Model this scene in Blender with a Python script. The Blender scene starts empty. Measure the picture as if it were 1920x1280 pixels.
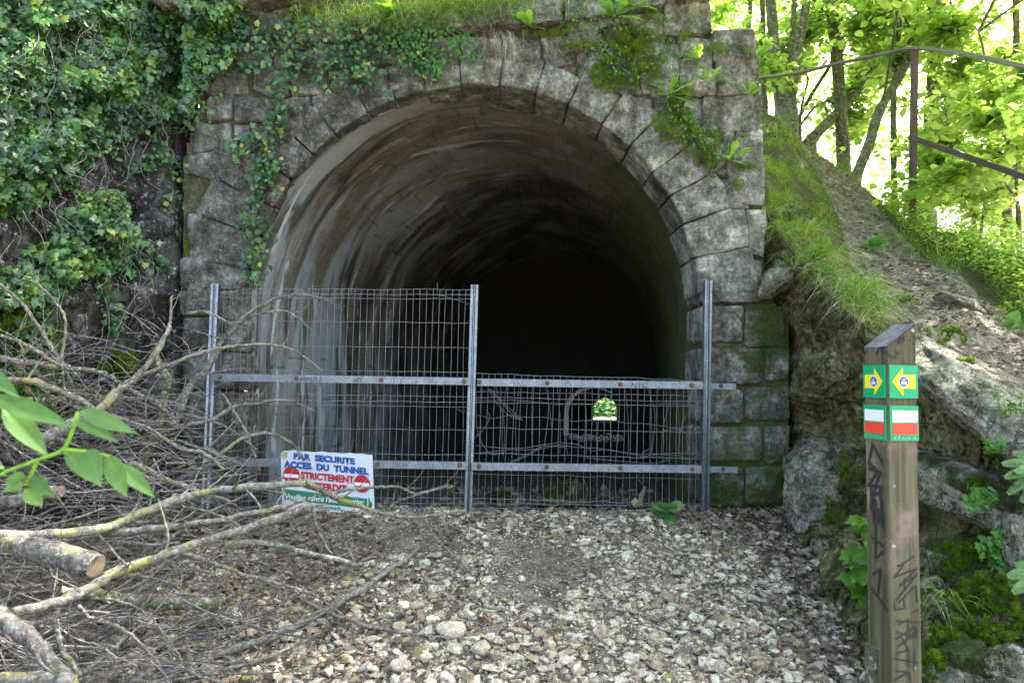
import bpy, math, random
import numpy as np
from mathutils import Vector, Matrix

# ------------------------------------------------------------------ scene, camera, light
S = bpy.context.scene
COL = S.collection
random.seed(7)
rng = np.random.default_rng(11)

CAM = np.array([0.0, 0.0, 1.5])
PITCH, ROLL, FPX = math.radians(3.3), 0.016, 1280.0
_f = np.array([0, math.cos(PITCH), math.sin(PITCH)])
_r0 = np.array([1.0, 0, 0]); _u0 = np.array([0, -math.sin(PITCH), math.cos(PITCH)])
_r = _r0 * math.cos(ROLL) + _u0 * math.sin(ROLL)
_u = _u0 * math.cos(ROLL) - _r0 * math.sin(ROLL)
cam_d = bpy.data.cameras.new('camera'); cam = bpy.data.objects.new('camera', cam_d); COL.objects.link(cam)
cam_d.sensor_width = 36; cam_d.lens = 24; cam_d.clip_start = 0.05; cam_d.clip_end = 500
cam_d.dof.use_dof = True; cam_d.dof.focus_distance = 5.0; cam_d.dof.aperture_fstop = 5.6
m = Matrix.Identity(4)
for i in range(3):
    m[i][0], m[i][1], m[i][2], m[i][3] = _r[i], _u[i], -_f[i], CAM[i]
cam.matrix_world = m
S.camera = cam

SUN_AZ, SUN_EL = math.radians(58), math.radians(52)
W = bpy.data.worlds.new("World"); S.world = W; W.use_nodes = True
wn = W.node_tree
sky = wn.nodes.new('ShaderNodeTexSky'); sky.sky_type = 'NISHITA'; sky.sun_disc = False
sky.sun_elevation = SUN_EL; sky.sun_rotation = SUN_AZ; sky.air_density = 1.0; sky.dust_density = 6.0; sky.ozone_density = 1.0
wn.nodes['Background'].inputs['Strength'].default_value = 0.13
wn.links.new(sky.outputs[0], wn.nodes['Background'].inputs[0])
sun_d = bpy.data.lights.new('sun', 'SUN'); sun_d.energy = 3.0; sun_d.angle = math.radians(0.6); sun_d.color = (1.0, 0.95, 0.86)
sun = bpy.data.objects.new('sun', sun_d); COL.objects.link(sun)
SUN = Vector((math.sin(SUN_AZ) * math.cos(SUN_EL), math.cos(SUN_AZ) * math.cos(SUN_EL), math.sin(SUN_EL)))
sun.rotation_euler = SUN.to_track_quat('Z', 'Y').to_euler()
sun.location = (20, 12, 30)
S.view_settings.view_transform = 'Standard'; S.view_settings.look = 'None'
S.view_settings.exposure = 3.3; S.view_settings.gamma = 1
S.render.engine = 'CYCLES'
S.cycles.use_denoising = True
S.cycles.max_bounces = 8; S.cycles.diffuse_bounces = 5; S.cycles.glossy_bounces = 2
S.cycles.transmission_bounces = 4; S.cycles.transparent_max_bounces = 4
S.cycles.sample_clamp_indirect = 6

# ------------------------------------------------------------------ helpers
def at(px, py, Y):
    """world point seen at photo pixel (1920 wide) at distance Y; works on arrays"""
    px, py, Y = np.broadcast_arrays(np.asarray(px, float), np.asarray(py, float), np.asarray(Y, float))
    a = ((px - 960) / FPX)[..., None]; b = ((640 - py) / FPX)[..., None]
    d = _f + a * _r + b * _u
    return CAM + d * (Y / d[..., 1])[..., None]

def to_px(P):
    P = np.asarray(P, float) - CAM
    z = P @ _f
    return 960 + FPX * (P @ _r) / z, 640 - FPX * (P @ _u) / z

def _hash(ix, iy, iz, s):
    h = (ix * 374761393 + iy * 668265263 + iz * 2147483647 + s * 974634777).astype(np.uint64)
    h = (h ^ (h >> np.uint64(13))) * np.uint64(1274126177)
    h = h ^ (h >> np.uint64(16))
    return (h & np.uint64(0xFFFFFF)).astype(float) / 0xFFFFFF
def vnoise(P, s=0):
    P = np.asarray(P, float); i = np.floor(P).astype(np.int64); f = P - i; f = f * f * f * (f * (f * 6 - 15) + 10)
    x, y, z = i[..., 0], i[..., 1], i[..., 2]; u, v, w = f[..., 0], f[..., 1], f[..., 2]
    def h(a, b, c): return _hash(x + a, y + b, z + c, s)
    l = lambda a, b, t: a + (b - a) * t
    return l(l(l(h(0,0,0), h(1,0,0), u), l(h(0,1,0), h(1,1,0), u), v),
             l(l(h(0,0,1), h(1,0,1), u), l(h(0,1,1), h(1,1,1), u), v), w)
def fbm(P, s=0, o=4, ridged=False):
    P = np.asarray(P, float); a = 0.5; t = 0; n = 0
    for k in range(o):
        v = vnoise(P * (2.03 ** k) + 17.3 * k, s + k) * 2 - 1
        if ridged: v = 1 - 2 * np.abs(v)
        t = t + a * v; n += a; a *= 0.5
    return t / n
def sstep(a, b, x):
    t = np.clip((x - a) / (b - a), 0, 1); return t * t * (3 - 2 * t)
def inpoly(px, py, poly):
    px = np.asarray(px, float); py = np.asarray(py, float); c = np.zeros(px.shape, bool)
    n = len(poly)
    for i in range(n):
        x1, y1 = poly[i]; x2, y2 = poly[(i + 1) % n]
        if y1 == y2: continue
        k = ((y1 > py) != (y2 > py)) & (px < (x2 - x1) * (py - y1) / (y2 - y1) + x1)
        c ^= k
    return c
def norm(v):
    v = np.asarray(v, float); return v / np.maximum(np.linalg.norm(v, axis=-1, keepdims=True), 1e-9)

LOC = {}
class Buf:
    def __init__(s): s.v = []; s.f = {3: [], 4: []}; s.n = 0; s.t = []; s.m = []; s.big = []
    def add(s, v, faces, tint=0.5, moss=0.0):
        v = np.asarray(v, float).reshape(-1, 3); k = len(v)
        for F in (faces if isinstance(faces, (list, tuple)) else [faces]):
            F = np.asarray(F, int)
            if F.size: s.f[F.shape[1]].append(F + s.n)
        s.v.append(v); s.n += k
        s.t.append(np.broadcast_to(np.asarray(tint, float), (k,))); s.m.append(np.broadcast_to(np.asarray(moss, float), (k,)))
    def ngon(s, v, tint=0.5):
        v = np.asarray(v, float); s.big.append(np.arange(len(v)) + s.n); s.v.append(v); s.n += len(v)
        s.t.append(np.full(len(v), tint)); s.m.append(np.zeros(len(v)))
    def box(s, c, h, R=None, tint=0.5, moss=0.0, bev=0.0):
        """box of half sizes h, optional 3x3 axes rows R"""
        R = np.eye(3) if R is None else np.asarray(R); c = np.asarray(c, float); h = np.asarray(h, float)
        b = min(bev, min(h) * 0.9)
        V = []; 
        sg = [(x, y, z) for z in (-1, 1) for y in (-1, 1) for x in (-1, 1)]
        if b <= 0:
            V = [c + (np.array(q) * h) @ R for q in sg]
            s.add(V, np.array([[0,2,3,1],[4,5,7,6],[0,1,5,4],[2,6,7,3],[0,4,6,2],[1,3,7,5]]), tint, moss); return
        idx = {}
        for q in sg:
            for ax in range(3):
                p = np.array(q) * h; 
                for o in range(3):
                    if o != ax: p[o] -= q[o] * b
                idx[(q, ax)] = len(V); V.append(c + p @ R)
        Q = []; T = []
        for ax in range(3):
            o1, o2 = (ax + 1) % 3, (ax + 2) % 3
            for sgn in (-1, 1):
                seq = []
                for a, bb in ((-1,-1),(1,-1),(1,1),(-1,1)):
                    q = [0,0,0]; q[ax] = sgn; q[o1] = a; q[o2] = bb; seq.append(idx[(tuple(q), ax)])
                Q.append(seq if sgn > 0 else seq[::-1])
        for ax in range(3):
            o1, o2 = (ax + 1) % 3, (ax + 2) % 3
            for a in (-1, 1):
                for bb in (-1, 1):
                    q0 = [0,0,0]; q0[o1] = a; q0[o2] = bb; q1 = list(q0); q0[ax] = -1; q1[ax] = 1
                    Q.append([idx[(tuple(q0), o1)], idx[(tuple(q1), o1)], idx[(tuple(q1), o2)], idx[(tuple(q0), o2)]])
        for q in sg: T.append([idx[(q, 0)], idx[(q, 1)], idx[(q, 2)]])
        s.add(V, [np.array(Q), np.array(T)], tint, moss)
    def tube(s, P, rad, n=6, tint=0.5, cap=True, moss=0.0, rough=0.0, seed=0):
        P = np.asarray(P, float); k = len(P); rad = np.broadcast_to(np.asarray(rad, float), (k,))
        T = norm(np.gradient(P, axis=0)); ref = np.array([0.13, 0.21, 0.97])
        if abs(T[0] @ ref) > 0.9: ref = np.array([0.96, 0.2, 0.1])
        A = []; a = ref
        for i in range(k):
            a = a - T[i] * (a @ T[i]); a = a / max(np.linalg.norm(a), 1e-9); A.append(a)
        A = np.array(A); B = np.cross(T, A)
        th = np.arange(n) * 2 * math.pi / n
        r = rad[:, None] * np.ones((1, n))
        V = P[:, None] + r[..., None] * (A[:, None] * np.cos(th)[None, :, None] + B[:, None] * np.sin(th)[None, :, None])
        if rough:
            d = fbm(V * (0.25 / max(rad.max(), 1e-4)), seed, 3)
            V = P[:, None] + (V - P[:, None]) * (1 + rough * d)[..., None]
        i = np.arange(k - 1)[:, None] * n; j = np.arange(n)[None]; j2 = (j + 1) % n
        F = np.stack([i + j, i + j2, i + n + j2, i + n + j], -1).reshape(-1, 4)
        tt = tint if np.ndim(tint) == 0 else np.repeat(tint, n)
        s.add(V.reshape(-1, 3), F, tt, moss)
        if cap:
            for e, pt in ((0, P[0]), (k - 1, P[-1])):
                ring = V[e]; s.add(np.vstack([ring, pt]), np.array([[q, (q + 1) % n, n] if e else [(q + 1) % n, q, n] for q in range(n)]), tint if np.ndim(tint) == 0 else tint[e], moss)
    def grid(s, V, tint=0.5, moss=0.0, keep=None):
        a, b = V.shape[:2]; i = np.arange(a - 1)[:, None] * b; j = np.arange(b - 1)[None]
        F = np.stack([i + j, i + j + 1, i + b + j + 1, i + b + j], -1).reshape(-1, 4)
        if keep is not None: F = F[keep.reshape(-1)]
        s.add(V.reshape(-1, 3), F, np.asarray(tint).reshape(-1) if np.ndim(tint) else tint, np.asarray(moss).reshape(-1) if np.ndim(moss) else moss)
    def build(s, name, mat, parent=None, smooth=True, loc=None):
        V = np.concatenate(s.v); 
        if parent is not None: L = LOC[parent]
        elif loc is not None: L = np.asarray(loc, float)
        else: L = np.array([(V[:,0].min() + V[:,0].max()) / 2, (V[:,1].min() + V[:,1].max()) / 2, V[:,2].min()])
        me = bpy.data.meshes.new(name); me.vertices.add(len(V)); me.vertices.foreach_set('co', (V - L).astype(np.float32).ravel())
        f3 = np.concatenate(s.f[3]) if s.f[3] else np.zeros((0, 3), int); f4 = np.concatenate(s.f[4]) if s.f[4] else np.zeros((0, 4), int)
        loops = np.concatenate([f3.ravel(), f4.ravel()] + s.big).astype(np.int32)
        tot = np.concatenate([np.full(len(f3), 3), np.full(len(f4), 4), np.array([len(b) for b in s.big], int)]).astype(np.int32)
        st = np.concatenate([[0], np.cumsum(tot)[:-1]]).astype(np.int32)
        me.loops.add(len(loops)); me.loops.foreach_set('vertex_index', loops)
        me.polygons.add(len(tot)); me.polygons.foreach_set('loop_start', st); me.polygons.foreach_set('loop_total', tot)
        me.polygons.foreach_set('use_smooth', np.full(len(tot), smooth))
        a = me.attributes.new('tint', 'FLOAT', 'POINT'); a.data.foreach_set('value', np.concatenate(s.t).astype(np.float32))
        a = me.attributes.new('moss', 'FLOAT', 'POINT'); a.data.foreach_set('value', np.concatenate(s.m).astype(np.float32))
        me.update(calc_edges=True); me.validate()
        me.materials.append(mat)
        o = bpy.data.objects.new(name, me); COL.objects.link(o); LOC[o] = L
        if parent is not None: o.parent = parent
        else: o.location = L
        return o

def tag(o, label=None, cat=None, group=None, kind=None):
    if label: o['label'] = label
    if cat: o['category'] = cat
    if group: o['group'] = group
    if kind: o['kind'] = kind
    return o
def thing(name, loc, label, cat, group=None):
    o = bpy.data.objects.new(name, None); COL.objects.link(o); o.empty_display_size = 0.1
    o.location = tuple(float(c) for c in loc); LOC[o] = np.asarray(loc, float)
    return tag(o, label, cat, group)
def text_mesh(body, size, origin, xa, ya, name, mat, parent, bold=0.0, width=None, height=None, shear=0.0):
    """lettering as thin real mesh: origin = lower left, xa / ya = axes, width fits the line"""
    cu = bpy.data.curves.new(name, 'FONT'); cu.body = body; cu.size = size; cu.offset = bold; cu.shear = shear; cu.resolution_u = 3
    t = bpy.data.objects.new(name, cu); COL.objects.link(t)
    dg = bpy.context.evaluated_depsgraph_get(); dg.update()
    me = bpy.data.meshes.new_from_object(t.evaluated_get(dg))
    bpy.data.objects.remove(t); bpy.data.curves.remove(cu)
    n = len(me.vertices); v = np.zeros(n * 3, np.float32); me.vertices.foreach_get('co', v); v = v.reshape(-1, 3).astype(float)
    v[:, 0] -= v[:, 0].min(); sx = 1.0; sy = 1.0
    if width: sx = width / max(v[:, 0].max(), 1e-6)
    if height: v[:, 1] -= v[:, 1].min(); sy = height / max(v[:, 1].max(), 1e-6)
    xa = norm(xa); ya = norm(ya)
    P = np.asarray(origin) + v[:, :1] * sx * xa + v[:, 1:2] * sy * ya - LOC[parent]
    me.vertices.foreach_set('co', P.astype(np.float32).ravel()); me.update()
    me.materials.clear(); me.materials.append(mat)
    o = bpy.data.objects.new(name, me); COL.objects.link(o); o.parent = parent; LOC[o] = LOC[parent]
    return o

# ------------------------------------------------------------------ materials
class NT:
    def __init__(s, name):
        s.mat = bpy.data.materials.new(name); s.mat.use_nodes = True; s.t = s.mat.node_tree; s.t.nodes.clear()
        s.out = s.t.nodes.new('ShaderNodeOutputMaterial')
    def n(s, typ, ins=None, **props):
        x = s.t.nodes.new('ShaderNode' + typ)
        for k, v in props.items(): setattr(x, k, v)
        for k, v in (ins or {}).items(): s.set(x.inputs[k], v)
        return x
    def set(s, sock, v):
        if isinstance(v, bpy.types.NodeSocket): s.t.links.new(v, sock)
        elif isinstance(v, (tuple, list)) and len(v) == 3 and sock.type == 'RGBA': sock.default_value = (*v, 1)
        else: sock.default_value = v
    def pos(s): return s.n('NewGeometry').outputs['Position']
    def attr(s, name): return s.n('Attribute', attribute_name=name).outputs['Fac']
    def noise(s, scale, detail=4, rough=0.6, vec=None, dist=0.0):
        return s.n('TexNoise', {'Vector': vec if vec is not None else s.pos(), 'Scale': scale, 'Detail': detail, 'Roughness': rough, 'Distortion': dist}).outputs['Fac']
    def ramp(s, fac, stops, interp='LINEAR'):
        r = s.n('ValToRGB', {'Fac': fac}); e = r.color_ramp.elements; r.color_ramp.interpolation = interp
        while len(e) < len(stops): e.new(0.5)
        for q, (p, c) in zip(e, stops): q.position = p; q.color = (*c, 1) if len(c) == 3 else c
        return r.outputs['Color']
    def step(s, fac, a, b): return s.n('MapRange', {'Value': fac, 'From Min': a, 'From Max': b}, interpolation_type='SMOOTHSTEP').outputs['Result']
    def mix(s, fac, a, b, mode='MIX'):
        x = s.n('Mix', data_type='RGBA', blend_type=mode); s.set(x.inputs['Factor'], fac); s.set(x.inputs[6], a); s.set(x.inputs[7], b); return x.outputs[2]
    def math(s, op, a, b=0.0, c=None):
        x = s.n('Math', operation=op); s.set(x.inputs[0], a); s.set(x.inputs[1], b)
        if c is not None: s.set(x.inputs[2], c)
        return x.outputs[0]
    def bump(s, h, dist=0.01, strength=1.0, nrm=None):
        x = s.n('Bump', {'Height': h, 'Distance': dist, 'Strength': strength})
        if nrm is not None: s.set(x.inputs['Normal'], nrm)
        return x.outputs['Normal']
    def principled(s, col, rough=0.9, nrm=None, metal=0.0, spec=0.3):
        p = s.n('BsdfPrincipled', {'Base Color': col, 'Roughness': rough, 'Metallic': metal, 'Specular IOR Level': spec})
        if nrm is not None: s.set(p.inputs['Normal'], nrm)
        s.t.links.new(p.outputs[0], s.out.inputs[0]); return s.mat

MOSS_D, MOSS_L = (0.018, 0.028, 0.006), (0.085, 0.13, 0.018)
def stone_mat(name, dark, mid, light, scale=5.0, lichen=0.5, mossgain=1.0, spec_hi=(0.5, 0.5, 0.46), bump=0.012, moss_d=MOSS_D, moss_l=MOSS_L, tintamp=0.7, aniso=None, crack=0.0, hue=None, streak=0.0, lsc=14.0):
    N = NT(name); vec = None
    if aniso: vec = N.n('Mapping', {'Vector': N.pos(), 'Scale': aniso}).outputs[0]
    n1 = N.noise(scale, 8, 0.65, vec); n2 = N.noise(scale * 5.5, 8, 0.78); n3 = N.noise(scale * 2.2, 5, 0.6, dist=1.2)
    c = N.ramp(n1, [(0.30, dark), (0.5, mid), (0.68, light)])
    c = N.mix(0.75, c, N.ramp(n2, [(0.33, (0.2, 0.2, 0.19)), (0.5, (0.9, 0.9, 0.9)), (0.65, (2.1, 2.05, 1.95))]), 'MULTIPLY')
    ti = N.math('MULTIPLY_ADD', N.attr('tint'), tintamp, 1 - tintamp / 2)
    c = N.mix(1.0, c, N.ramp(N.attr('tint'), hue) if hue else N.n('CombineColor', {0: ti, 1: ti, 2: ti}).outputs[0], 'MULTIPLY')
    if streak:
        sv = N.n('Mapping', {'Vector': N.pos(), 'Scale': (3.2, 3.2, 0.55)}).outputs[0]
        c = N.mix(N.math('MULTIPLY', N.step(N.noise(1.0, 7, 0.7, sv, 0.6), 0.48, 0.66), streak), c, N.mix(1.0, c, (0.34, 0.32, 0.24), 'MULTIPLY'))
    lm = N.math('MULTIPLY', N.step(N.noise(scale * lsc, 5, 0.75), 0.56, 0.64), N.step(n3, 0.5 - 0.25 * (lichen - 0.5), 0.66 - 0.2 * (lichen - 0.5)))
    c = N.mix(lm, c, spec_hi)
    ck = None
    if crack:
        wv = N.n('VectorMath', {0: N.n('TexNoise', {'Vector': N.pos(), 'Scale': 3.0, 'Detail': 5.0, 'Roughness': 0.7}).outputs['Color'], 1: (0.5, 0.5, 0.9), 2: N.pos()}, operation='MULTIPLY_ADD').outputs[0]
        v1 = N.n('TexVoronoi', {'Vector': wv, 'Scale': crack}, feature='DISTANCE_TO_EDGE').outputs['Distance']
        v2 = N.n('TexVoronoi', {'Vector': wv, 'Scale': crack * 3.1}, feature='DISTANCE_TO_EDGE').outputs['Distance']
        ck = N.math('MULTIPLY', N.step(v1, 0.0, 0.05), N.math('MULTIPLY_ADD', N.step(v2, 0.0, 0.07), 0.45, 0.55))
        c = N.mix(1.0, c, N.ramp(ck, [(0.0, (0.24, 0.22, 0.16)), (0.8, (1, 1, 1))]), 'MULTIPLY')
        fc = N.n('TexVoronoi', {'Vector': wv, 'Scale': crack * 1.7}).outputs['Color']; fb = N.n('SeparateColor', {0: fc}).outputs[0]
        c = N.mix(0.5, c, N.ramp(fb, [(0.0, (0.55, 0.55, 0.52)), (1.0, (1.35, 1.35, 1.32))]), 'MULTIPLY')
    mm = N.step(N.math('ADD', N.math('MULTIPLY', N.attr('moss'), mossgain), N.math('MULTIPLY', N.math('SUBTRACT', N.noise(7, 6, 0.7), 0.5), 1.5)), 0.35, 0.75)
    mc = N.ramp(N.noise(60, 4, 0.7), [(0.3, moss_d), (0.7, moss_l)])
    c = N.mix(mm, c, mc)
    h = N.math('ADD', N.math('MULTIPLY', N.noise(scale * 6, 6, 0.7), 1.0), N.math('MULTIPLY', N.noise(120, 3, 0.7), 0.45))
    if ck is not None: h = N.math('ADD', N.math('ADD', h, N.math('MULTIPLY', ck, 0.9)), N.math('MULTIPLY', fb, 0.5))
    return N.principled(c, 0.93, N.bump(h, bump, 1.0), spec=0.25)

M = {}
M['portal'] = stone_mat('portal_stone', (0.04, 0.04, 0.029), (0.142, 0.143, 0.116), (0.36, 0.362, 0.325), 6, 0.75, bump=0.035, tintamp=1.2, streak=0.75)
M['mortar'] = stone_mat('mortar', (0.03, 0.026, 0.015), (0.08, 0.068, 0.044), (0.15, 0.135, 0.1), 8, 0.2, mossgain=1.0)
M['cliff'] = stone_mat('cliff_rock', (0.018, 0.019, 0.019), (0.075, 0.076, 0.071), (0.2, 0.2, 0.18), 3.2, 1.0, spec_hi=(0.6, 0.6, 0.56), bump=0.03, moss_d=(0.02, 0.035, 0.004), moss_l=(0.10, 0.19, 0.01), aniso=(1.0, 1.0, 0.55), crack=2.6, lsc=5.0)
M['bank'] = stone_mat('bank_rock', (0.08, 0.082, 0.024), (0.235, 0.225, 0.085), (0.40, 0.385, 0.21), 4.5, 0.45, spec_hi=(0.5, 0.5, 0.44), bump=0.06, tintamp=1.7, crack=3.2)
M['boulder'] = stone_mat('boulder_rock', (0.085, 0.082, 0.04), (0.36, 0.345, 0.25), (0.64, 0.625, 0.54), 5, 0.8, spec_hi=(0.6, 0.6, 0.57), bump=0.05, crack=5.0)
M['rubble'] = stone_mat('limestone', (0.28, 0.24, 0.18), (0.46, 0.415, 0.325), (0.62, 0.58, 0.485), 14, 0.2, spec_hi=(0.62, 0.6, 0.53), bump=0.004, moss_d=(0.12, 0.11, 0.04), moss_l=(0.26, 0.25, 0.09), hue=[(0.0, (0.36, 0.28, 0.21)), (0.3, (0.68, 0.6, 0.5)), (0.55, (0.95, 0.91, 0.83)), (0.8, (1.02, 1.0, 0.97)), (1.0, (1.3, 1.25, 1.15))])
M['soil'] = stone_mat('soil', (0.07, 0.055, 0.038), (0.17, 0.143, 0.105), (0.3, 0.265, 0.205), 9, 0.4, spec_hi=(0.4, 0.37, 0.31), bump=0.02)
M['turf'] = stone_mat('turf_soil', (0.035, 0.03, 0.012), (0.075, 0.075, 0.025), (0.12, 0.13, 0.045), 6, 0.2, spec_hi=(0.3, 0.28, 0.2), bump=0.03)
M['trail'] = stone_mat('trail_soil', (0.085, 0.075, 0.052), (0.19, 0.172, 0.128), (0.36, 0.335, 0.265), 12, 0.4, spec_hi=(0.45, 0.42, 0.36), bump=0.03)

def lining_mat():
    N = NT('tunnel_lining'); uv = N.n('Attribute', attribute_name='luv').outputs['Vector']
    st = N.n('Mapping', {'Vector': uv, 'Scale': (0.42, 1.5, 1.0), 'Location': (0.3, 0.9, 0)}).outputs[0]        # streaks run down the wall
    st2 = N.n('Mapping', {'Vector': uv, 'Scale': (0.55, 2.6, 1.0), 'Location': (3.1, 7.7, 0)}).outputs[0]
    n1 = N.noise(1.5, 7, 0.62, dist=0.5); n2 = N.noise(30, 6, 0.7)
    c = N.ramp(n1, [(0.3, (0.06, 0.06, 0.044)), (0.43, (0.14, 0.138, 0.108)), (0.52, (0.18, 0.155, 0.125)), (0.58, (0.16, 0.155, 0.12)), (0.7, (0.27, 0.275, 0.235))])
    c = N.mix(0.8, c, N.ramp(n2, [(0.3, (0.4, 0.4, 0.4)), (0.5, (1, 1, 1)), (0.7, (1.5, 1.45, 1.4))]), 'MULTIPLY')
    ti = N.math('MULTIPLY_ADD', N.attr('tint'), 0.8, 0.6)
    c = N.mix(1.0, c, N.n('CombineColor', {0: ti, 1: ti, 2: ti}).outputs[0], 'MULTIPLY')
    side = N.attr('wash')
    w = N.math('MULTIPLY', N.step(N.noise(1.0, 6, 0.62, st, 0.6), 0.42, 0.54), side)
    c = N.mix(N.math('MULTIPLY', w, 0.92), c, N.mix(N.noise(9, 4), (0.24, 0.265, 0.285), (0.40, 0.43, 0.445)))
    d = N.step(N.noise(1.0, 6, 0.62, st2, 0.8), 0.52, 0.62)
    c = N.mix(N.math('MULTIPLY', N.math('MULTIPLY', d, N.math('MULTIPLY_ADD', side, 0.6, 0.4)), 0.8), c, (0.032, 0.026, 0.018))
    w2 = N.math('MULTIPLY', N.step(N.noise(1.6, 5, 0.62, st2, 0.5), 0.585, 0.62), side)
    c = N.mix(N.math('MULTIPLY', w2, 0.9), c, (0.55, 0.56, 0.56))
    c = N.mix(N.math('MULTIPLY', N.step(N.math('ADD', N.attr('joint'), N.math('MULTIPLY', N.math('SUBTRACT', N.noise(14, 4), 0.5), 1.2)), 0.4, 0.95), 0.6), c, (0.022, 0.02, 0.013))
    soot = N.attr('soot')  # soot holds the depth darkening: fading daylight painted into the lining
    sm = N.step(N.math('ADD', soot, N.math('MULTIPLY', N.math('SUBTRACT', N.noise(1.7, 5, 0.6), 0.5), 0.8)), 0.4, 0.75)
    c = N.mix(N.math('MULTIPLY', sm, 0.9), c, (0.028, 0.026, 0.019))  # deeper lining blended to near black, daylight loss put into the colour
    mm = N.step(N.math('ADD', N.attr('moss'), N.math('MULTIPLY', N.math('SUBTRACT', N.noise(5, 6, 0.7), 0.5), 1.6)), 0.3, 0.8)
    c = N.mix(N.math('MULTIPLY', mm, 0.85), c, N.ramp(N.noise(40, 4, 0.7), [(0.3, (0.03, 0.037, 0.008)), (0.7, (0.12, 0.14, 0.03))]))
    h = N.math('ADD', N.noise(22, 6, 0.7), N.math('MULTIPLY', N.noise(90, 3, 0.7), 0.4))
    return N.principled(c, 0.85, N.bump(h, 0.015), spec=0.3)
M['lining'] = lining_mat()

def leaf_mat(name, cols, trans=0.45, tcol=None, rough=0.45, gloss=0.08, tscale=1.8):
    N = NT(name); t = N.attr('tint')
    c = N.ramp(t, [(i / (len(cols) - 1), q) for i, q in enumerate(cols)])
    c = N.mix(0.35, c, N.ramp(N.noise(25, 3, 0.6), [(0.35, (0.55, 0.6, 0.55)), (0.65, (1.35, 1.3, 1.3))]), 'MULTIPLY')
    tc = N.mix(1.0, c, (tscale * 1.2, tscale * 1.12, tscale * 0.75), 'MULTIPLY')
    d = N.n('BsdfDiffuse', {'Color': c}); tr = N.n('BsdfTranslucent', {'Color': tc})
    mx = N.n('MixShader', {0: trans, 1: d.outputs[0], 2: tr.outputs[0]})
    fr = N.n('Fresnel', {'IOR': 1.4})
    g = N.n('BsdfGlossy', {'Color': (0.9, 0.95, 0.85), 'Roughness': rough})
    m2 = N.n('MixShader', {0: N.math('ADD', N.math('MULTIPLY', fr.outputs[0], gloss * 2.2), gloss * 0.3), 1: mx.outputs[0], 2: g.outputs[0]})
    N.t.links.new(m2.outputs[0], N.out.inputs[0]); return N.mat
M['ivy'] = leaf_mat('ivy_leaf', [(0.009, 0.032, 0.013), (0.02, 0.07, 0.021), (0.045, 0.135, 0.028), (0.1, 0.23, 0.03), (0.28, 0.33, 0.035)], 0.25, rough=0.38, gloss=0.12)
M['herb'] = leaf_mat('herb_leaf', [(0.03, 0.10, 0.02), (0.06, 0.19, 0.03), (0.11, 0.28, 0.04)], 0.35)
M['lime'] = leaf_mat('tree_leaf', [(0.085, 0.16, 0.035), (0.14, 0.23, 0.055), (0.19, 0.29, 0.075), (0.25, 0.34, 0.1)], 0.68, gloss=0.04, tscale=2.4)
M['rosette'] = leaf_mat('rosette_leaf', [(0.06, 0.17, 0.03), (0.13, 0.29, 0.03), (0.26, 0.44, 0.05)], 0.5)
M['ash'] = leaf_mat('ash_leaf', [(0.055, 0.13, 0.032), (0.085, 0.185, 0.045), (0.15, 0.26, 0.085)], 0.35, rough=0.5, gloss=0.05)
M['grass'] = leaf_mat('grass_blade', [(0.05, 0.13, 0.015), (0.10, 0.22, 0.025), (0.16, 0.30, 0.04), (0.33, 0.33, 0.12), (0.42, 0.36, 0.2)], 0.4, gloss=0.02)
M['drygrass'] = leaf_mat('dry_grass', [(0.2, 0.15, 0.07), (0.34, 0.28, 0.14), (0.48, 0.42, 0.24)], 0.3, tscale=1.0)
M['moss'] = leaf_mat('moss', [(0.028, 0.05, 0.006), (0.058, 0.118, 0.01), (0.115, 0.2, 0.018), (0.2, 0.27, 0.03)], 0.25, gloss=0.0)
M['litter'] = leaf_mat('dead_leaf', [(0.06, 0.043, 0.03), (0.15, 0.112, 0.08), (0.26, 0.2, 0.148), (0.38, 0.32, 0.235)], 0.15, gloss=0.04, tscale=0.7)

def bark_mat(name, dark, mid, light, lichen=(0.34, 0.33, 0.07), lich=0.5, scale=18, stretch=None):
    N = NT(name); vec = None
    if stretch: vec = N.n('Mapping', {'Vector': N.pos(), 'Scale': stretch}).outputs[0]
    n1 = N.noise(scale, 8, 0.7, vec); c = N.ramp(n1, [(0.3, dark), (0.5, mid), (0.68, light)])
    ti = N.math('MULTIPLY_ADD', N.attr('tint'), 0.8, 0.6)
    c = N.mix(1.0, c, N.n('CombineColor', {0: ti, 1: ti, 2: ti}).outputs[0], 'MULTIPLY')
    c = N.mix(N.math('MULTIPLY', N.step(N.noise(scale * 2.3, 5, 0.7), 0.54, 0.6), 0.75), c, (0.44, 0.43, 0.38))
    lm = N.step(N.math('ADD', N.noise(7, 4, 0.6), N.math('MULTIPLY', N.noise(60, 5, 0.75), 0.9)), 1.10 - 0.12 * lich, 1.18 - 0.12 * lich)
    c = N.mix(N.math('MULTIPLY', lm, N.attr('moss')), c, N.mix(N.noise(40, 2), (lichen[0] * 0.7, lichen[1] * 0.8, lichen[2]), lichen))
    return N.principled(c, 0.9, N.bump(N.noise(scale * 2, 7, 0.78, vec), 0.014), spec=0.2)
M['branch'] = bark_mat('branch_bark', (0.05, 0.046, 0.036), (0.16, 0.148, 0.122), (0.32, 0.305, 0.265), lich=0.8, scale=24)
M['twig'] = bark_mat('twig_bark', (0.065, 0.058, 0.048), (0.17, 0.155, 0.132), (0.33, 0.31, 0.272), lich=0.2, scale=25)
M['mossbark'] = bark_mat('mossy_bark', (0.04, 0.04, 0.022), (0.10, 0.105, 0.055), (0.2, 0.2, 0.12), lichen=(0.14, 0.18, 0.03), lich=0.8)
M['trunk'] = bark_mat('trunk_bark', (0.045, 0.038, 0.024), (0.125, 0.108, 0.07), (0.25, 0.225, 0.155), lichen=(0.19, 0.23, 0.07), lich=0.7, scale=12, stretch=(2.2, 2.2, 0.5))

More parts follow.
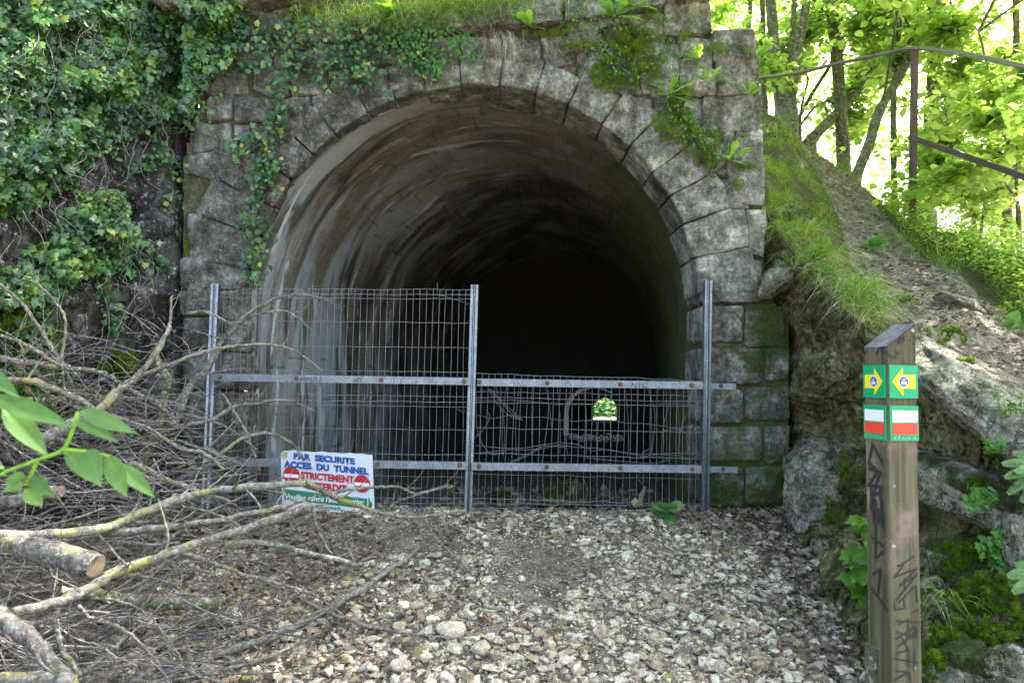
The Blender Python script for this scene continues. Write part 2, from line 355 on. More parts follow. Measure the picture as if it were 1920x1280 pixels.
def simple(name, col, rough=0.6, metal=0.0, var=0.25, scale=30, bump=0.0, spec=0.4, worn=None):
    N = NT(name); c = N.mix(var, col, N.ramp(N.noise(scale, 6, 0.7), [(0.3, tuple(x * 0.45 for x in col)), (0.7, tuple(min(1, x * 1.5) for x in col))]))
    if worn: c = N.mix(N.step(N.noise(worn[1], 7, 0.75), worn[2], worn[2] + 0.05), c, worn[0])
    return N.principled(c, rough, N.bump(N.noise(scale * 3, 4), bump) if bump else None, metal, spec)
def galv():
    N = NT('galvanised_steel'); v = N.n('TexVoronoi', {'Vector': N.pos(), 'Scale': 110.0}).outputs['Color']
    b = N.n('SeparateColor', {0: v}).outputs[0]
    c = N.ramp(b, [(0.0, (0.17, 0.195, 0.215)), (1.0, (0.29, 0.32, 0.35))])
    c = N.mix(0.5, c, N.ramp(N.noise(14, 6, 0.7), [(0.35, (0.5, 0.5, 0.5)), (0.65, (1.3, 1.3, 1.3))]), 'MULTIPLY')
    c = N.mix(N.step(N.noise(9, 7, 0.75), 0.64, 0.7), c, (0.13, 0.075, 0.04))
    return N.principled(c, 0.5, N.bump(N.noise(60, 4), 0.0015), 0.55, 0.5)
M['galv'] = galv()
M['wire'] = simple('wire', (0.23, 0.235, 0.235), 0.5, 0.5, 0.4, 20)
M['rust'] = simple('rusty_steel', (0.16, 0.085, 0.05), 0.8, 0.2, 0.7, 60)
M['rail'] = simple('painted_rail', (0.085, 0.055, 0.04), 0.65, 0.1, 0.6, 40, worn=((0.2, 0.16, 0.12), 25, 0.6))
M['railtop'] = simple('worn_rail', (0.17, 0.15, 0.11), 0.5, 0.4, 0.6, 40)
M['sign'] = simple('sign_white', (0.56, 0.58, 0.59), 0.45, 0, 0.12, 12, worn=((0.42, 0.41, 0.36), 18, 0.66))
M['blue'] = simple('sign_blue', (0.012, 0.06, 0.27), 0.5, 0, 0.25, 60)
M['red'] = simple('sign_red', (0.42, 0.008, 0.02), 0.5, 0, 0.2, 60)
M['dgreen'] = simple('sign_green', (0.02, 0.17, 0.07), 0.5, 0, 0.2, 40)
M['pwhite'] = simple('paint_white', (0.72, 0.73, 0.7), 0.5, 0, 0.1, 40)
M['wgreen'] = simple('waymark_green', (0.005, 0.32, 0.12), 0.4, 0, 0.12, 20, worn=((0.5, 0.62, 0.5), 130, 0.645))
M['wyellow'] = simple('waymark_yellow', (0.75, 0.63, 0.015), 0.4, 0, 0.08, 20)
M['wblue'] = simple('waymark_blue', (0.03, 0.08, 0.27), 0.4, 0, 0.1, 40)
M['wred'] = simple('waymark_red', (0.72, 0.055, 0.025), 0.4, 0, 0.08, 40)
M['scrawl'] = simple('chalk_scrawl', (0.42, 0.45, 0.47), 0.7, 0, 0.5, 120)
M['scratch'] = simple('scratched_paint', (0.3, 0.48, 0.36), 0.6, 0, 0.7, 200, worn=((0.01, 0.26, 0.1), 160, 0.5))
M['ink'] = simple('black_ink', (0.02, 0.02, 0.018), 0.7, 0, 0.5, 80)
M['sticker'] = simple('sticker', (0.4, 0.38, 0.16), 0.5, 0, 0.4, 80)
M['concrete'] = simple('pale_render', (0.9, 0.78, 0.72), 0.9, 0, 0.5, 8, 0.01, worn=((0.6, 0.36, 0.28), 5, 0.66))  # light on the doorway edges put into a pale colour
M['sill'] = simple('rubble_sill', (0.92, 0.92, 0.93), 0.9, 0, 0.5, 14, 0.02)  # sill whitened to stand in for light falling on it
M['sooty'] = simple('sooty_wall', (0.02, 0.019, 0.016), 0.95, 0, 0.5, 4, 0.01)  # cross walls near black: the unlit depth put into their colour
M['bag'] = simple('dirty_plastic', (0.22, 0.2, 0.12), 0.5, 0, 0.6, 18)
def wood(name, dark, mid, light, stain=True):
    N = NT(name); v = N.n('Mapping', {'Vector': N.pos(), 'Scale': (38, 38, 1.6)}).outputs[0]
    c = N.ramp(N.noise(1.0, 8, 0.7, v, 0.4), [(0.3, dark), (0.5, mid), (0.72, light)])
    z = N.n('SeparateXYZ', {0: N.pos()}).outputs[2]
    if stain:
        c = N.mix(N.math('MULTIPLY', N.step(N.noise(7, 6, 0.7), 0.45, 0.7), N.math('MULTIPLY', N.step(z, 0.85, 1.05), N.step(z, 1.5, 1.3))), c, (0.24, 0.17, 0.132))
        c = N.mix(N.math('MULTIPLY', N.step(N.noise(30, 5, 0.7), 0.5, 0.6), N.step(z, 1.55, 1.62)), c, (0.03, 0.025, 0.022))
        c = N.mix(N.step(N.noise(17, 3, 0.6), 0.70, 0.73), c, (0.36, 0.33, 0.28))
    return N.principled(c, 0.85, N.bump(N.noise(1.0, 6, 0.7, v), 0.004), spec=0.2)
M['post'] = wood('post_wood', (0.042, 0.039, 0.017), (0.092, 0.087, 0.044), (0.165, 0.158, 0.094))
M['posttop'] = wood('weathered_wood', (0.05, 0.05, 0.05), (0.11, 0.112, 0.115), (0.19, 0.195, 0.205), False)
M['cutwood'] = simple('cut_wood', (0.2, 0.143, 0.1), 0.85, 0, 0.6, 30, 0.003, worn=((0.2, 0.11, 0.05), 16, 0.6))

# ------------------------------------------------------------------ ground, tunnel floor
YW, YF = 5.35, 5.2                                    # portal wall plane, fence plane
def gz(x, Y):
    x = np.asarray(x, float); Y = np.asarray(Y, float)
    z = np.interp(Y, [-60, 2.4, 2.9, 3.3, 4.0, 4.7, 5.1, 5.3, 5.6, 6.6, 32, 60], [0, 0, 0.01, 0.06, 0.22, 0.40, 0.50, 0.51, 0.38, 0.18, -0.25, -0.4])
    hump = 0.05 * np.exp(-((x - 0.75) / 0.7) ** 2 - ((Y - 5.05) / 0.4) ** 2)
    return z + hump + 0.02 * np.sin(x * 2.1 + 0.7) * np.cos(Y * 1.7)
def gzn(x, Y):
    x = np.asarray(x, float); P = np.stack(np.broadcast_arrays(x * 1.0, np.asarray(Y, float), 0 * x), -1)
    return gz(x, Y) + 0.035 * fbm(P * 2.2, 3, 3)
_Yt = np.linspace(2.0, 6.0, 80); _pyt = to_px(np.stack([0 * _Yt, _Yt, gz(0 * _Yt, _Yt)], -1))[1]
def Yg(py): return np.interp(-np.asarray(py, float), -_pyt, _Yt)

def axis(a, b, lo, hi, n): # fine between a and b, coarse out to lo / hi
    k = np.linspace(0, 1, 26)[1:] ** 2.2
    return np.concatenate([(a + (lo - a) * k)[::-1], np.linspace(a, b, n), b + (hi - b) * k])
gx = axis(-3.2, 3.0, -200, 200, 200); gy = axis(1.5, 6.0, -150, 300, 150)
GX, GY = np.meshgrid(gx, gy); b = Buf(); Z = gzn(GX, GY)
Z = np.where((GY > 8) & (GY < 40), np.minimum(Z, -0.45), Z)
b.grid(np.stack([GX, GY, Z], -1), 0.5 + 0.3 * fbm(np.stack([GX, GY, 0 * GX], -1) * 1.2, 8, 3), 0.25 * sstep(-0.6, -2.0, GX))
tag(b.build('ground', M['soil']), kind='structure')

def tdir(Y): return -0.293 + 0.1479 * (Y - YW)        # tunnel axis drifts right as it goes in
b = Buf(); ty = np.linspace(5.75, 33, 130); tx = np.linspace(-2.0, 2.0, 40); TX, TY = np.meshgrid(tx, ty)
TX = TX + tdir(TY); P = np.stack([TX, TY, gz(TX * 0, TY) + 0.03], -1); P[..., 2] += 0.05 * fbm(P * 3, 5, 4)
b.grid(P, 0.3, 0.0); tag(b.build('tunnel_floor', M['soil']), kind='structure')

# ------------------------------------------------------------------ tunnel portal
C = at(890, 572, YW); R = 1.76; CX, CZ = C[0], C[2]
def wxz(px, py): p = at(px, py, YW); return p[..., 0], p[..., 2]
portal = thing('tunnel_portal', (CX, YW, 0.45), 'arched stone tunnel portal with rough voussoirs, dark bore behind the mesh fence', 'tunnel')

def stone(buf, poly, y, depth, bulge=0.03, tint=0.5, moss=0.0, rough=0.022, seed=0, sp=0.03, edge=0.012, chaikin=1):
    """one rough block: closed outline (x,z), rounded arrises, rough face, skirt running back by depth"""
    poly = np.asarray(poly, float)
    w_ = 0.07 if chaikin == 1 else 0.12
    for _ in range(chaikin):
        nx = np.roll(poly, -1, 0); poly = np.stack([poly * (1 - w_) + nx * w_, poly * w_ + nx * (1 - w_)], 1).reshape(-1, 2)
    nx = np.roll(poly, -1, 0); bd = []
    for a_, c_ in zip(poly, nx):
        k_ = max(1, int(round(np.linalg.norm(c_ - a_) / sp))); bd += [a_ + (c_ - a_) * q / k_ for q in range(k_)]
    bd = np.array(bd); n = len(bd)
    c = bd.mean(0); size = math.sqrt(np.ptp(bd[:, 0]) * np.ptp(bd[:, 1]))
    jag = edge * fbm(np.stack([bd[:, 0] * 9, bd[:, 1] * 9, np.full(n, seed * 1.7)], 1), seed, 3)
    bd = bd + norm(bd - c) * jag[:, None]
    e = min(0.1, 0.014 / size * 2)
    rs = [1.0, 1.0, 1.0, 1 - e * 0.12, 1 - e * 0.5] + list(np.linspace(1 - e * 1.6, 0.0, max(4, int(size / 2 / sp)) + 1)[:-1])
    ys = [depth, 0.08 if depth > 0.1 else depth * .5, 0.012, -bulge * 0.55, -bulge * 0.8] + [-bulge] * (len(rs) - 5)
    V = []
    for k, (r_, yy) in enumerate(zip(rs, ys)):
        xz = c + (bd - c) * r_
        P = np.stack([xz[:, 0], np.full(n, y + yy), xz[:, 1]], 1)
        if k > 1:
            w = 1.0 if k > 4 else 0.6
            P[:, 1] -= w * rough * (1.1 * fbm(P * np.array([7, 0, 7]) + seed * 3.1, seed, 5) - 0.35 * fbm(P * np.array([4, 0, 4]) + seed * 1.1, seed + 9, 3, True) + 0.5 * fbm(P * np.array([2.2, 0, 2.2]) + seed, seed, 2))
        V.append(P)
    V = np.array(V); kk = len(rs)
    i = np.arange(kk - 1)[:, None] * n; j = np.arange(n)[None]; j2 = (j + 1) % n
    F = np.stack([i + j, i + n + j, i + n + j2, i + j2], -1).reshape(-1, 4)
    cp = np.array([[c[0], y - bulge - rough * float(fbm(np.array([c[0] * 7 + seed * 3.1, seed * 3.1, c[1] * 7 + seed * 3.1]), seed, 4)), c[1]]])
    T = np.array([[(kk - 1) * n + a, kk * n, (kk - 1) * n + (a + 1) % n] for a in range(n)])
    AV = np.vstack([V.reshape(-1, 3), cp])
    mo = moss(AV) if callable(moss) else moss
    buf.add(AV, [F, T], tint, mo)

def wall_moss(P):
    px, py = to_px(P)
    m_ = 0.05 + 0.22 * sstep(480, 650, py) * sstep(1250, 1330, px) + 0.4 * sstep(700, 950, py) * sstep(1250, 1330, px)                # damp lower right jamb
    m_ = m_ + 0.6 * np.exp(-((px - 1440) / 45) ** 2 - ((py - 620) / 110) ** 2)
    m_ = m_ + 0.45 * np.exp(-((px - 1180) / 70) ** 2 - ((py - 110) / 70) ** 2)
    m_ = m_ + 0.3 * sstep(220, 90, py) * sstep(900, 500, px)
    m_ = m_ + 0.28 * sstep(700, 480, px) * sstep(200, 420, py)
    return m_
# arch ring
joints = [176, 172, 163, 155, 146.7, 138, 130.2, 120, 112, 103.6, 94.6, 84.6, 75, 66, 56, 46.8, 37.7, 30, 22, 13, 3.5]
def rout(a):
    return np.interp(a, [0, 13, 30, 46, 66, 90, 112, 130, 146, 160, 180], [2.2, 2.25, 2.15, 2.14, 2.06, 2.05, 2.06, 2.1, 2.22, 2.3, 2.3])
b = Buf()
for k in range(len(joints) - 1):
    a1, a0 = joints[k] - 0.08, joints[k + 1] + 0.08
    ro = rout((a0 + a1) / 2) + rng.uniform(-0.05, 0.06)
    ri = R + rng.uniform(-0.004, 0.004)
    inner = [(CX + ri * math.cos(math.radians(a)), CZ + ri * math.sin(math.radians(a))) for a in np.linspace(a0, a1, 4)]
    o0, o1 = ro + rng.uniform(-0.03, 0.03), ro + rng.uniform(-0.03, 0.03)
    outer = [(CX + q * math.cos(math.radians(a)), CZ + q * math.sin(math.radians(a))) for a, q in ((a1, o1), (a0, o0))]
    # keep the joint ends crisp: repeat points near the corners
    stone(b, inner + outer, YW - 0.01, 0.42, 0.025 + rng.uniform(-0.008, 0.016), (rng.uniform(0.75, 1.2) if a0 < 98 else rng.uniform(0.3, 0.6)), wall_moss, 0.03, k + 3, 0.026, 0.012)  # right half tinted lighter: stronger light and pale lichen put into the tint
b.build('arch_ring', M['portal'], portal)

# jamb blocks (pixel rectangles on the wall plane)
jr = [(1313, 498, 1428, 570), (1312, 576, 1392, 643), (1396, 580, 1473, 648), (1310, 651, 1430, 719), (1434, 655, 1479, 713),
      (1314, 729, 1393, 792), (1397, 725, 1480, 787), (1311, 798, 1430, 866), (1434, 797, 1478, 866), (1314, 872, 1392, 950), (1397, 873, 1470, 946), (1311, 953, 1475, 1010)]
jl = [(338, 484, 466, 540), (338, 543, 410, 594), (413, 543, 468, 600), (345, 597, 421, 655), (424, 603, 470, 660), (350, 660, 470, 730), (356, 733, 420, 800), (423, 733, 470, 800),
      (350, 803, 470, 874), (350, 877, 420, 950), (423, 877, 470, 950), (350, 953, 470, 1010)]
b = Buf()
for k, (x0, y0, x1, y1) in enumerate(jr + jl):
    j = lambda: rng.uniform(-3, 3)
    pl = [(x0 + (0 if k < 12 else j()), y1 + j()), (x1 + j(), y1 + j()), (x1 + j(), y0 + j()), (x0 + (0 if k < 12 else j()), y0 + j())]
    if k == 0: pl = [(1312, 568), (1428, 568), (1424, 488), (1314, 503)]
    pl = [wxz(*p) for p in pl]
    if k == 12: b.build('jamb', M['portal'], portal); b = Buf()
    stone(b, pl, YW - (0.02 if k == 0 else 0.0), 0.4, 0.026, rng.uniform(0.4, 1.0) - (0.15 if k >= 12 else 0), wall_moss, 0.025, 60 + k, 0.03, 0.01)
b.build('jamb', M['portal'], portal)

# quoins up the right corner, coping along the top, rubble spandrels
b = Buf()
for k, q in enumerate([[(1336, 116), (1416, 114), (1414, 62), (1336, 66)], [(1345, 180), (1420, 178), (1418, 118), (1344, 120)], [(1318, 246), (1423, 243), (1421, 184), (1315, 186)],
                       [(1378, 303), (1427, 302), (1425, 249), (1380, 252)], [(1376, 378), (1430, 384), (1429, 308), (1362, 312)], [(1246, 66), (1331, 62), (1330, 12), (1250, 16)],
                       [(1272, 128), (1332, 132), (1328, 82), (1275, 76)], [(1276, 178), (1338, 180), (1336, 136), (1276, 134)], [(1318, 300), (1372, 298), (1372, 252), (1300, 252)], [(1405, 470), (1428, 480), (1432, 392), (1402, 398)],
                       [(1222, 180), (1270, 200), (1268, 92), (1226, 90)], [(1190, 122), (1240, 84), (1240, 30), (1178, 34)], [(1060, 100), (1125, 92), (1118, 45), (1066, 52)], [(1128, 60), (1180, 40), (1178, 4), (1120, 8)]]):
    q = [(p[0] + (3 if p[0] > sum(z[0] for z in q) / 4 else -3) + rng.uniform(-3, 3), p[1] + (3 if p[1] > sum(z[1] for z in q) / 4 else -3) + rng.uniform(-3, 3)) for p in q]; q = [q[0], ((q[0][0] + q[1][0]) / 2, (q[0][1] + q[1][1]) / 2 + rng.uniform(-3, 3)), q[1], q[2], ((q[2][0] + q[3][0]) / 2, (q[2][1] + q[3][1]) / 2 + rng.uniform(-3, 3)), q[3]]
    stone(b, [wxz(*p) for p in q], YW - 0.01 - rng.uniform(0, 0.015), 0.35, 0.025, rng.uniform(0.75, 1.2), wall_moss, 0.028, 100 + k, 0.026, 0.014)
b.build('quoin', M['portal'], portal)
b = Buf(); xs = [560, 700, 835, 1055, 1140, 1245, 1335]
for k in range(len(xs) - 1):
    yt = lambda x: np.interp(x, [560, 640, 850, 1050, 1335], [52, 44, 24, 8, -40]); yb = lambda x: np.interp(x, [560, 640, 850, 1050, 1335], [92, 84, 62, 52, 2])
    x0, x1 = xs[k] + 2, xs[k + 1] - 2
    stone(b, [wxz(x0, yb(x0)), wxz(x1, yb(x1)), wxz(x1, yt(x1)), wxz(x0, yt(x0))], YW - 0.07, 0.4, 0.03, rng.uniform(0.6, 0.85), wall_moss, 0.016, 130 + k, 0.03, 0.01)
b.build('coping', M['portal'], portal)
bL, bR = Buf(), Buf(); ytop, k = -60, 0
while ytop < 560:
    hgt = rng.uniform(44, 68); x = 215.0 + rng.uniform(0, 60)
    while x < 1400:
        wdt = rng.uniform(46, 96); xm, ym = x + wdt / 2, ytop + hgt / 2
        X_, Z_ = wxz(xm, ym); rr = math.hypot(X_ - CX, Z_ - CZ)
        ok = (ym < 560 and rr > rout(math.degrees(math.atan2(Z_ - CZ, X_ - CX))) - 0.2)
        if ym < np.interp(xm, [640, 850, 1050, 1200, 1335], [60, 50, 40, 70, 90]) and xm > 560: ok = False
        if x + wdt > 1412 or (xm > 1300 and ym < 70): ok = False
        if xm < np.interp(ym, [-60, 60, 120, 200, 300, 500], [440, 420, 390, 375, 355, 350]): ok = False
        if ok:
            j = lambda s_=9: rng.uniform(-s_, s_)
            pl = [(x + 2 + j(5), ytop + hgt - 2 + j()), (x + wdt * .5, ytop + hgt + j(5)), (x + wdt - 2 + j(5), ytop + hgt - 2 + j()), (x + wdt - 2 + j(5), ytop + 2 + j()), (x + wdt * .5, ytop + 2 + j(5)), (x + 2 + j(5), ytop + 2 + j())]
            stone(bL if xm < 890 else bR, [wxz(*p) for p in pl], YW + 0.01, 0.25, 0.03, rng.uniform(0.25, 0.9), wall_moss, 0.034, 200 + k, 0.03, 0.014, 1); k += 1
        x += wdt
    ytop += hgt
bL.build('rubble_masonry', M['portal'], portal); bR.build('rubble_masonry', M['portal'], portal)
# mortar bed behind the stones
b = Buf(); px = np.arange(200, 1486, 6.0); py = np.arange(-80, 1020, 6.0); PX, PY = np.meshgrid(px, py); P = at(PX, PY, YW + 0.012)
P[..., 1] -= 0.02 * fbm(P * 12, 4, 3)
qx, qy = PX[:-1, :-1] + 3, PY[:-1, :-1] + 3; QP = at(qx, qy, YW)
rr = np.hypot(QP[..., 0] - CX, QP[..., 2] - CZ)
keep = np.where(QP[..., 2] > CZ, rr > R + 0.02, np.abs(QP[..., 0] - CX) > R + 0.02)
keep &= inpoly(qx, qy, [(345, 1020), (345, 300), (385, 150), (420, -80), (900, -80), (1240, 15), (1332, 20), (1334, 66), (1412, 68), (1425, 300), (1428, 560), (1476, 580), (1476, 1020)])
mo = 0.2 + wall_moss(P.reshape(-1, 3)).reshape(PX.shape)
b.grid(P, 0.4, mo, keep); b.build('mortar', M['mortar'], portal)

# end of the wall running back into the hill
b = Buf(); yy, zz = np.meshgrid(np.linspace(5.42, 7.3, 60), np.linspace(0.0, 1.0, 90)); zt_ = np.interp(yy, [5.42, 7.3], [4.1, 3.9])
P = np.stack([0 * yy + 1.885, yy, zz * zt_], -1); P[..., 0] += 0.03 * fbm(P * np.array([6, 6, 6]), 19, 4); b.grid(P, 0.5, 0.25); b.build('wall_return', M['portal'], portal)
# bore: ring of small blocks for the first metres, plainer further in
def section(u):
    """arc length u from the left springline foot, over the crown, to the right foot"""
    Hs = CZ - 0.1; L1 = Hs; La = math.pi * (R + 0.014)
    u = np.asarray(u, float)
    a = math.pi - np.clip((u - L1) / (R + 0.014), 0, math.pi)
    x = (R + 0.014) * np.cos(a); z = CZ + (R + 0.014) * np.sin(a)
    z = np.where(u < L1, 0.1 + u, np.where(u > L1 + La, CZ - (u - L1 - La), z))
    return x, z, L1, La
def bore(y0, y1, du, dy, name):
    _, _, L1, La = section(0); U = 2 * L1 + La
    u = np.arange(0, U + du, du).clip(0, U); v = np.arange(y0, y1 + dy, dy); UU, VV = np.meshgrid(u, v)
    x, z, _, _ = section(UU)
    bh = 0.2; cv = 0.33                       # block along the arc, course depth
    cj = np.floor((VV - 5.365) / cv); off = (cj % 2) * 0.5 + 0.13 * np.sin(cj * 7.1); bi = np.floor(UU / bh + off)
    fu = np.abs(UU / bh + off - bi - 0.5) * 2; fv = np.abs((VV - 5.365) / cv - cj - 0.5) * 2
    wob = 0.1 * fbm(np.stack([UU * 6, VV * 6, 0 * UU], -1), 2, 2)
    jt = np.maximum(sstep(0.9, 1.0, fu + wob) * (0.35 + 0.65 * sstep(-0.15, 0.25, fbm(np.stack([UU * 1.5, VV * 1.2, 0 * UU], -1), 77, 3))), 0.4 * sstep(0.95, 1.0, fv + wob * .5)) * sstep(5.7, 5.8, VV)
    hid = _hash(bi.astype(np.int64), cj.astype(np.int64), np.zeros_like(bi, dtype=np.int64), 5)
    d = 0.014 * jt - 0.005 * (hid - 0.5) + 0.012 * fbm(np.stack([UU, VV, 0 * UU], -1) * 5, 6, 4) + 0.04 * fbm(np.stack([UU, VV, 0 * UU], -1) * 1.1, 9, 2)
    a = np.arctan2(np.maximum(z - CZ, 0), x); nx = np.where(z > CZ, np.cos(a), np.sign(x)); nz = np.where(z > CZ, np.sin(a), 0)
    drop = np.interp(VV, [5.75, 32], [0, -0.55])
    d = d * sstep(5.4, 5.85, VV) + 0.02 * sstep(5.72, 5.8, VV)
    P = np.stack([x + nx * d + tdir(VV), VV, z + nz * d + drop], -1)
    left = sstep(U * 0.58, U * 0.36, UU); right = 1 - sstep(U * 0.6, U * 0.72, UU)
    moss = 0.85 * sstep(U * 0.52, U * 0.66, UU) + 0.5 * sstep(U * .8, U * .95, UU) + 0.5 * sstep(U * 0.24, U * 0.05, UU) * sstep(6.3, 8.0, VV) - 0.1
    soot = sstep(6.6, 9.5, VV + 1.2 * np.exp(-((UU - U * .5) / 1.2) ** 2)) * 0.62  # grows with depth: fading daylight painted into the lining
    bb = Buf(); bb.grid(P, np.clip(hid * 0.4 + 0.3, 0, 1), moss)
    o = bb.build(name, M['lining'], portal)
    me = o.data; n = UU.size
    at_ = me.attributes.new('luv', 'FLOAT_VECTOR', 'POINT'); at_.data.foreach_set('vector', np.stack([UU, VV, 0 * UU], -1).astype(np.float32).ravel())
    at_ = me.attributes.new('wash', 'FLOAT', 'POINT'); at_.data.foreach_set('value', (0.1 + 0.9 * left).astype(np.float32).ravel())
    at_ = me.attributes.new('joint', 'FLOAT', 'POINT'); at_.data.foreach_set('value', jt.astype(np.float32).ravel())
    at_ = me.attributes.new('soot', 'FLOAT', 'POINT'); at_.data.foreach_set('value', soot.astype(np.float32).ravel())  # soot attribute carries the painted daylight loss with depth
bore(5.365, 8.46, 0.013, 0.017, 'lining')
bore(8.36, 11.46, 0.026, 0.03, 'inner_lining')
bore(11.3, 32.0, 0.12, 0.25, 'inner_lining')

# walls across the bore with doorways, and the bright far end
def cross_wall(Y, x0, x1, ytop, ysill, label, t=0.25, jamb=True, arch=True, sill=True, jw=(0.12, 0.05)):
    w = thing('partition_wall', (tdir(Y), Y, 0.0), label, 'wall')
    A, Bp = at(x0, ysill, Y), at(x1, ysill, Y); zt = at((x0 + x1) / 2, ytop, Y)[2]; zb = A[2]
    cx, hw = (A[0] + Bp[0]) / 2, (Bp[0] - A[0]) / 2; rr = min(hw, (zt - zb) * 0.5)
    pts = [(cx - hw, zb)] + [(cx + hw * math.cos(a), zt - rr + rr * math.sin(a)) for a in np.linspace(math.pi, 0, 15)] + [(cx + hw, zb)]
    dr = np.interp(Y, [5.75, 32], [0, -0.55]); bb = Buf(); dc = np.array([cx, (zb + zt) / 2]); K = 96; th = np.arange(K) * 2 * math.pi / K
    dense = np.vstack([np.array(pts[k]) + (np.array(pts[(k + 1) % len(pts)]) - np.array(pts[k])) * np.linspace(0, 1, 40)[:, None] for k in range(len(pts))]) - dc
    da = np.arctan2(dense[:, 1], dense[:, 0]) % (2 * math.pi); o_ = np.argsort(da); inn = np.interp(th, da[o_], np.linalg.norm(dense, axis=1)[o_], period=2 * math.pi)
    oc = np.array([tdir(Y), 1.6 + dr]) - dc; dv = np.stack([np.cos(th), np.sin(th)], 1); bq = dv @ oc; out = bq + np.sqrt(bq ** 2 - oc @ oc + 2.65 ** 2)
    V = np.array([[dc[0] + dv[k, 0] * r_[k], yy, dc[1] + dv[k, 1] * r_[k]] for r_, yy in ((inn, Y), (out, Y), (inn, Y + t), (out, Y + t)) for k in range(K)])
    F = []
    for k in range(K):
        q = (k + 1) % K; F += [[k, K + k, K + q, q], [2 * K + k, 2 * K + q, 3 * K + q, 3 * K + k], [k, q, 2 * K + q, 2 * K + k]]
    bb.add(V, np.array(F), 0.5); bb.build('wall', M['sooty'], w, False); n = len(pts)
    if jamb:                                                     # edge strip painted pale, as if daylight caught it
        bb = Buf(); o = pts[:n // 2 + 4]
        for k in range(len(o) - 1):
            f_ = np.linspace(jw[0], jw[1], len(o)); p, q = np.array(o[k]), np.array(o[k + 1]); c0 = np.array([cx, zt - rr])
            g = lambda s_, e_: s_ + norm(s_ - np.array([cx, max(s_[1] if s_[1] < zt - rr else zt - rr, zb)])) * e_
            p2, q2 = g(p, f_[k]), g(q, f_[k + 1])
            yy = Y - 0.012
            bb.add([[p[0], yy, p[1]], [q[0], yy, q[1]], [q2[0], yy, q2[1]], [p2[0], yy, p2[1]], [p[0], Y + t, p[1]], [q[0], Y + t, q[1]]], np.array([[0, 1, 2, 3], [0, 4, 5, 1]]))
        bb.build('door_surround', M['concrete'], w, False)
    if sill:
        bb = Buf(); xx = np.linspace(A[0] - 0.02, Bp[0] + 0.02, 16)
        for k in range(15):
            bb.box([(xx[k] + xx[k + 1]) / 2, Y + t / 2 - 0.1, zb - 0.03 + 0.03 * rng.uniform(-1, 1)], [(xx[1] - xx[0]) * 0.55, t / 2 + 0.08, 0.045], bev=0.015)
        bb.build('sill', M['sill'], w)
    return w
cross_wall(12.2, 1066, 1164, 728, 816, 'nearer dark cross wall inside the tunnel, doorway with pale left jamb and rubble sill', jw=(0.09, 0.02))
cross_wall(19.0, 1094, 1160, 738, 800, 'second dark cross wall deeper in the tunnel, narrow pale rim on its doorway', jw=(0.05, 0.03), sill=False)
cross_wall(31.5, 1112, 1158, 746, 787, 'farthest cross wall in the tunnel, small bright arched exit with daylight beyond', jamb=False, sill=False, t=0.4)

# ------------------------------------------------------------------ terrain: hill above, cliff left, bank right
def catmull(P, t):
    """P (n, ...) control values, t in 0..n-1"""
    P = np.asarray(P, float); n = len(P); t = np.clip(t, 0, n - 1 - 1e-6); i = np.floor(t).astype(int); f = (t - i)
    f = f.reshape(f.shape + (1,) * (P.ndim - 1))
    g = lambda k: P[np.clip(i + k, 0, n - 1)]
    p0, p1, p2, p3 = g(-1), g(0), g(1), g(2)
    return 0.5 * (2 * p1 + (p2 - p0) * f + (2 * p0 - 5 * p1 + 4 * p2 - p3) * f ** 2 + (3 * p1 - p0 - 3 * p2 + p3) * f ** 3)
def loft(rows, nu, nv):
    """rows: list of (k,3) world control points; returns (nv, nu, 3)"""
    A = np.array(rows); u = np.linspace(0, A.shape[1] - 1, nu); v = np.linspace(0, A.shape[0] - 1, nv)
    B = catmull(A, v)                        # (nv, k, 3)
    return catmull(B.transpose(1, 0, 2), u).transpose(1, 0, 2)
PXR = lambda L: np.array([at(*p) for p in L])

lip = PXR([(1428, 392, 5.5), (1480, 468, 5.12), (1560, 560, 4.65), (1640, 625, 4.25), (1740, 655, 3.85), (1850, 740, 3.45), (1960, 835, 3.1), (2300, 1080, 2.5)])
under = PXR([(1428, 470, 5.55), (1484, 570, 5.26), (1570, 640, 4.84), (1650, 700, 4.45), (1750, 780, 4.08), (1850, 850, 3.68), (1960, 950, 3.32), (2300, 1200, 2.7)])
mid_ = PXR([(1470, 640, 5.62), (1490, 700, 5.44), (1530, 745, 5.12), (1600, 790, 4.78), (1680, 830, 4.42), (1760, 890, 4.02), (1870, 960, 3.64), (2300, 1300, 2.7)])
low = PXR([(1472, 820, 5.5), (1495, 850, 5.3), (1540, 890, 5.0), (1610, 940, 4.55), (1690, 985, 4.15), (1780, 1030, 3.75), (1880, 1090, 3.4), (2350, 1400, 2.4)])
foot = PXR([(1476, 965, 5.35), (1500, 1000, 4.95), (1545, 1060, 4.4), (1605, 1160, 3.8), (1660, 1290, 3.2), (1770, 1420, 2.7), (1910, 1560, 2.35), (2400, 1900, 1.75)])
foot2 = foot - np.array([0.05, 0.05, 0.25])
BV = loft([lip, under, mid_, low, foot, foot2], 300, 260)
cr = fbm(BV * np.array([2.2, 2.2, 3.4]) + np.array([0, 0, 1]) * BV[..., :1] * 1.2, 31, 5, True); fb = fbm(BV * 6, 33, 4)
ed = np.linspace(0, 1, 260)[:, None]; ed = sstep(0, 0.1, ed) * sstep(1.0, 0.93, ed)
nb = np.array([-0.6, -0.75, 0.1])
BV = BV + (ed * (0.17 * cr + 0.06 * fb + 0.09 * np.round(fbm(BV * np.array([1.6, 1.6, 2.6]) + 4, 35, 2) * 5) / 2.5))[..., None] * nb
bpx, bpy_ = to_px(BV)
mo = 0.24 + 0.2 * sstep(700, 1000, bpy_) - 0.3 * np.exp(-((bpx - 1700) / 120) ** 2 - ((bpy_ - 860) / 60) ** 2)
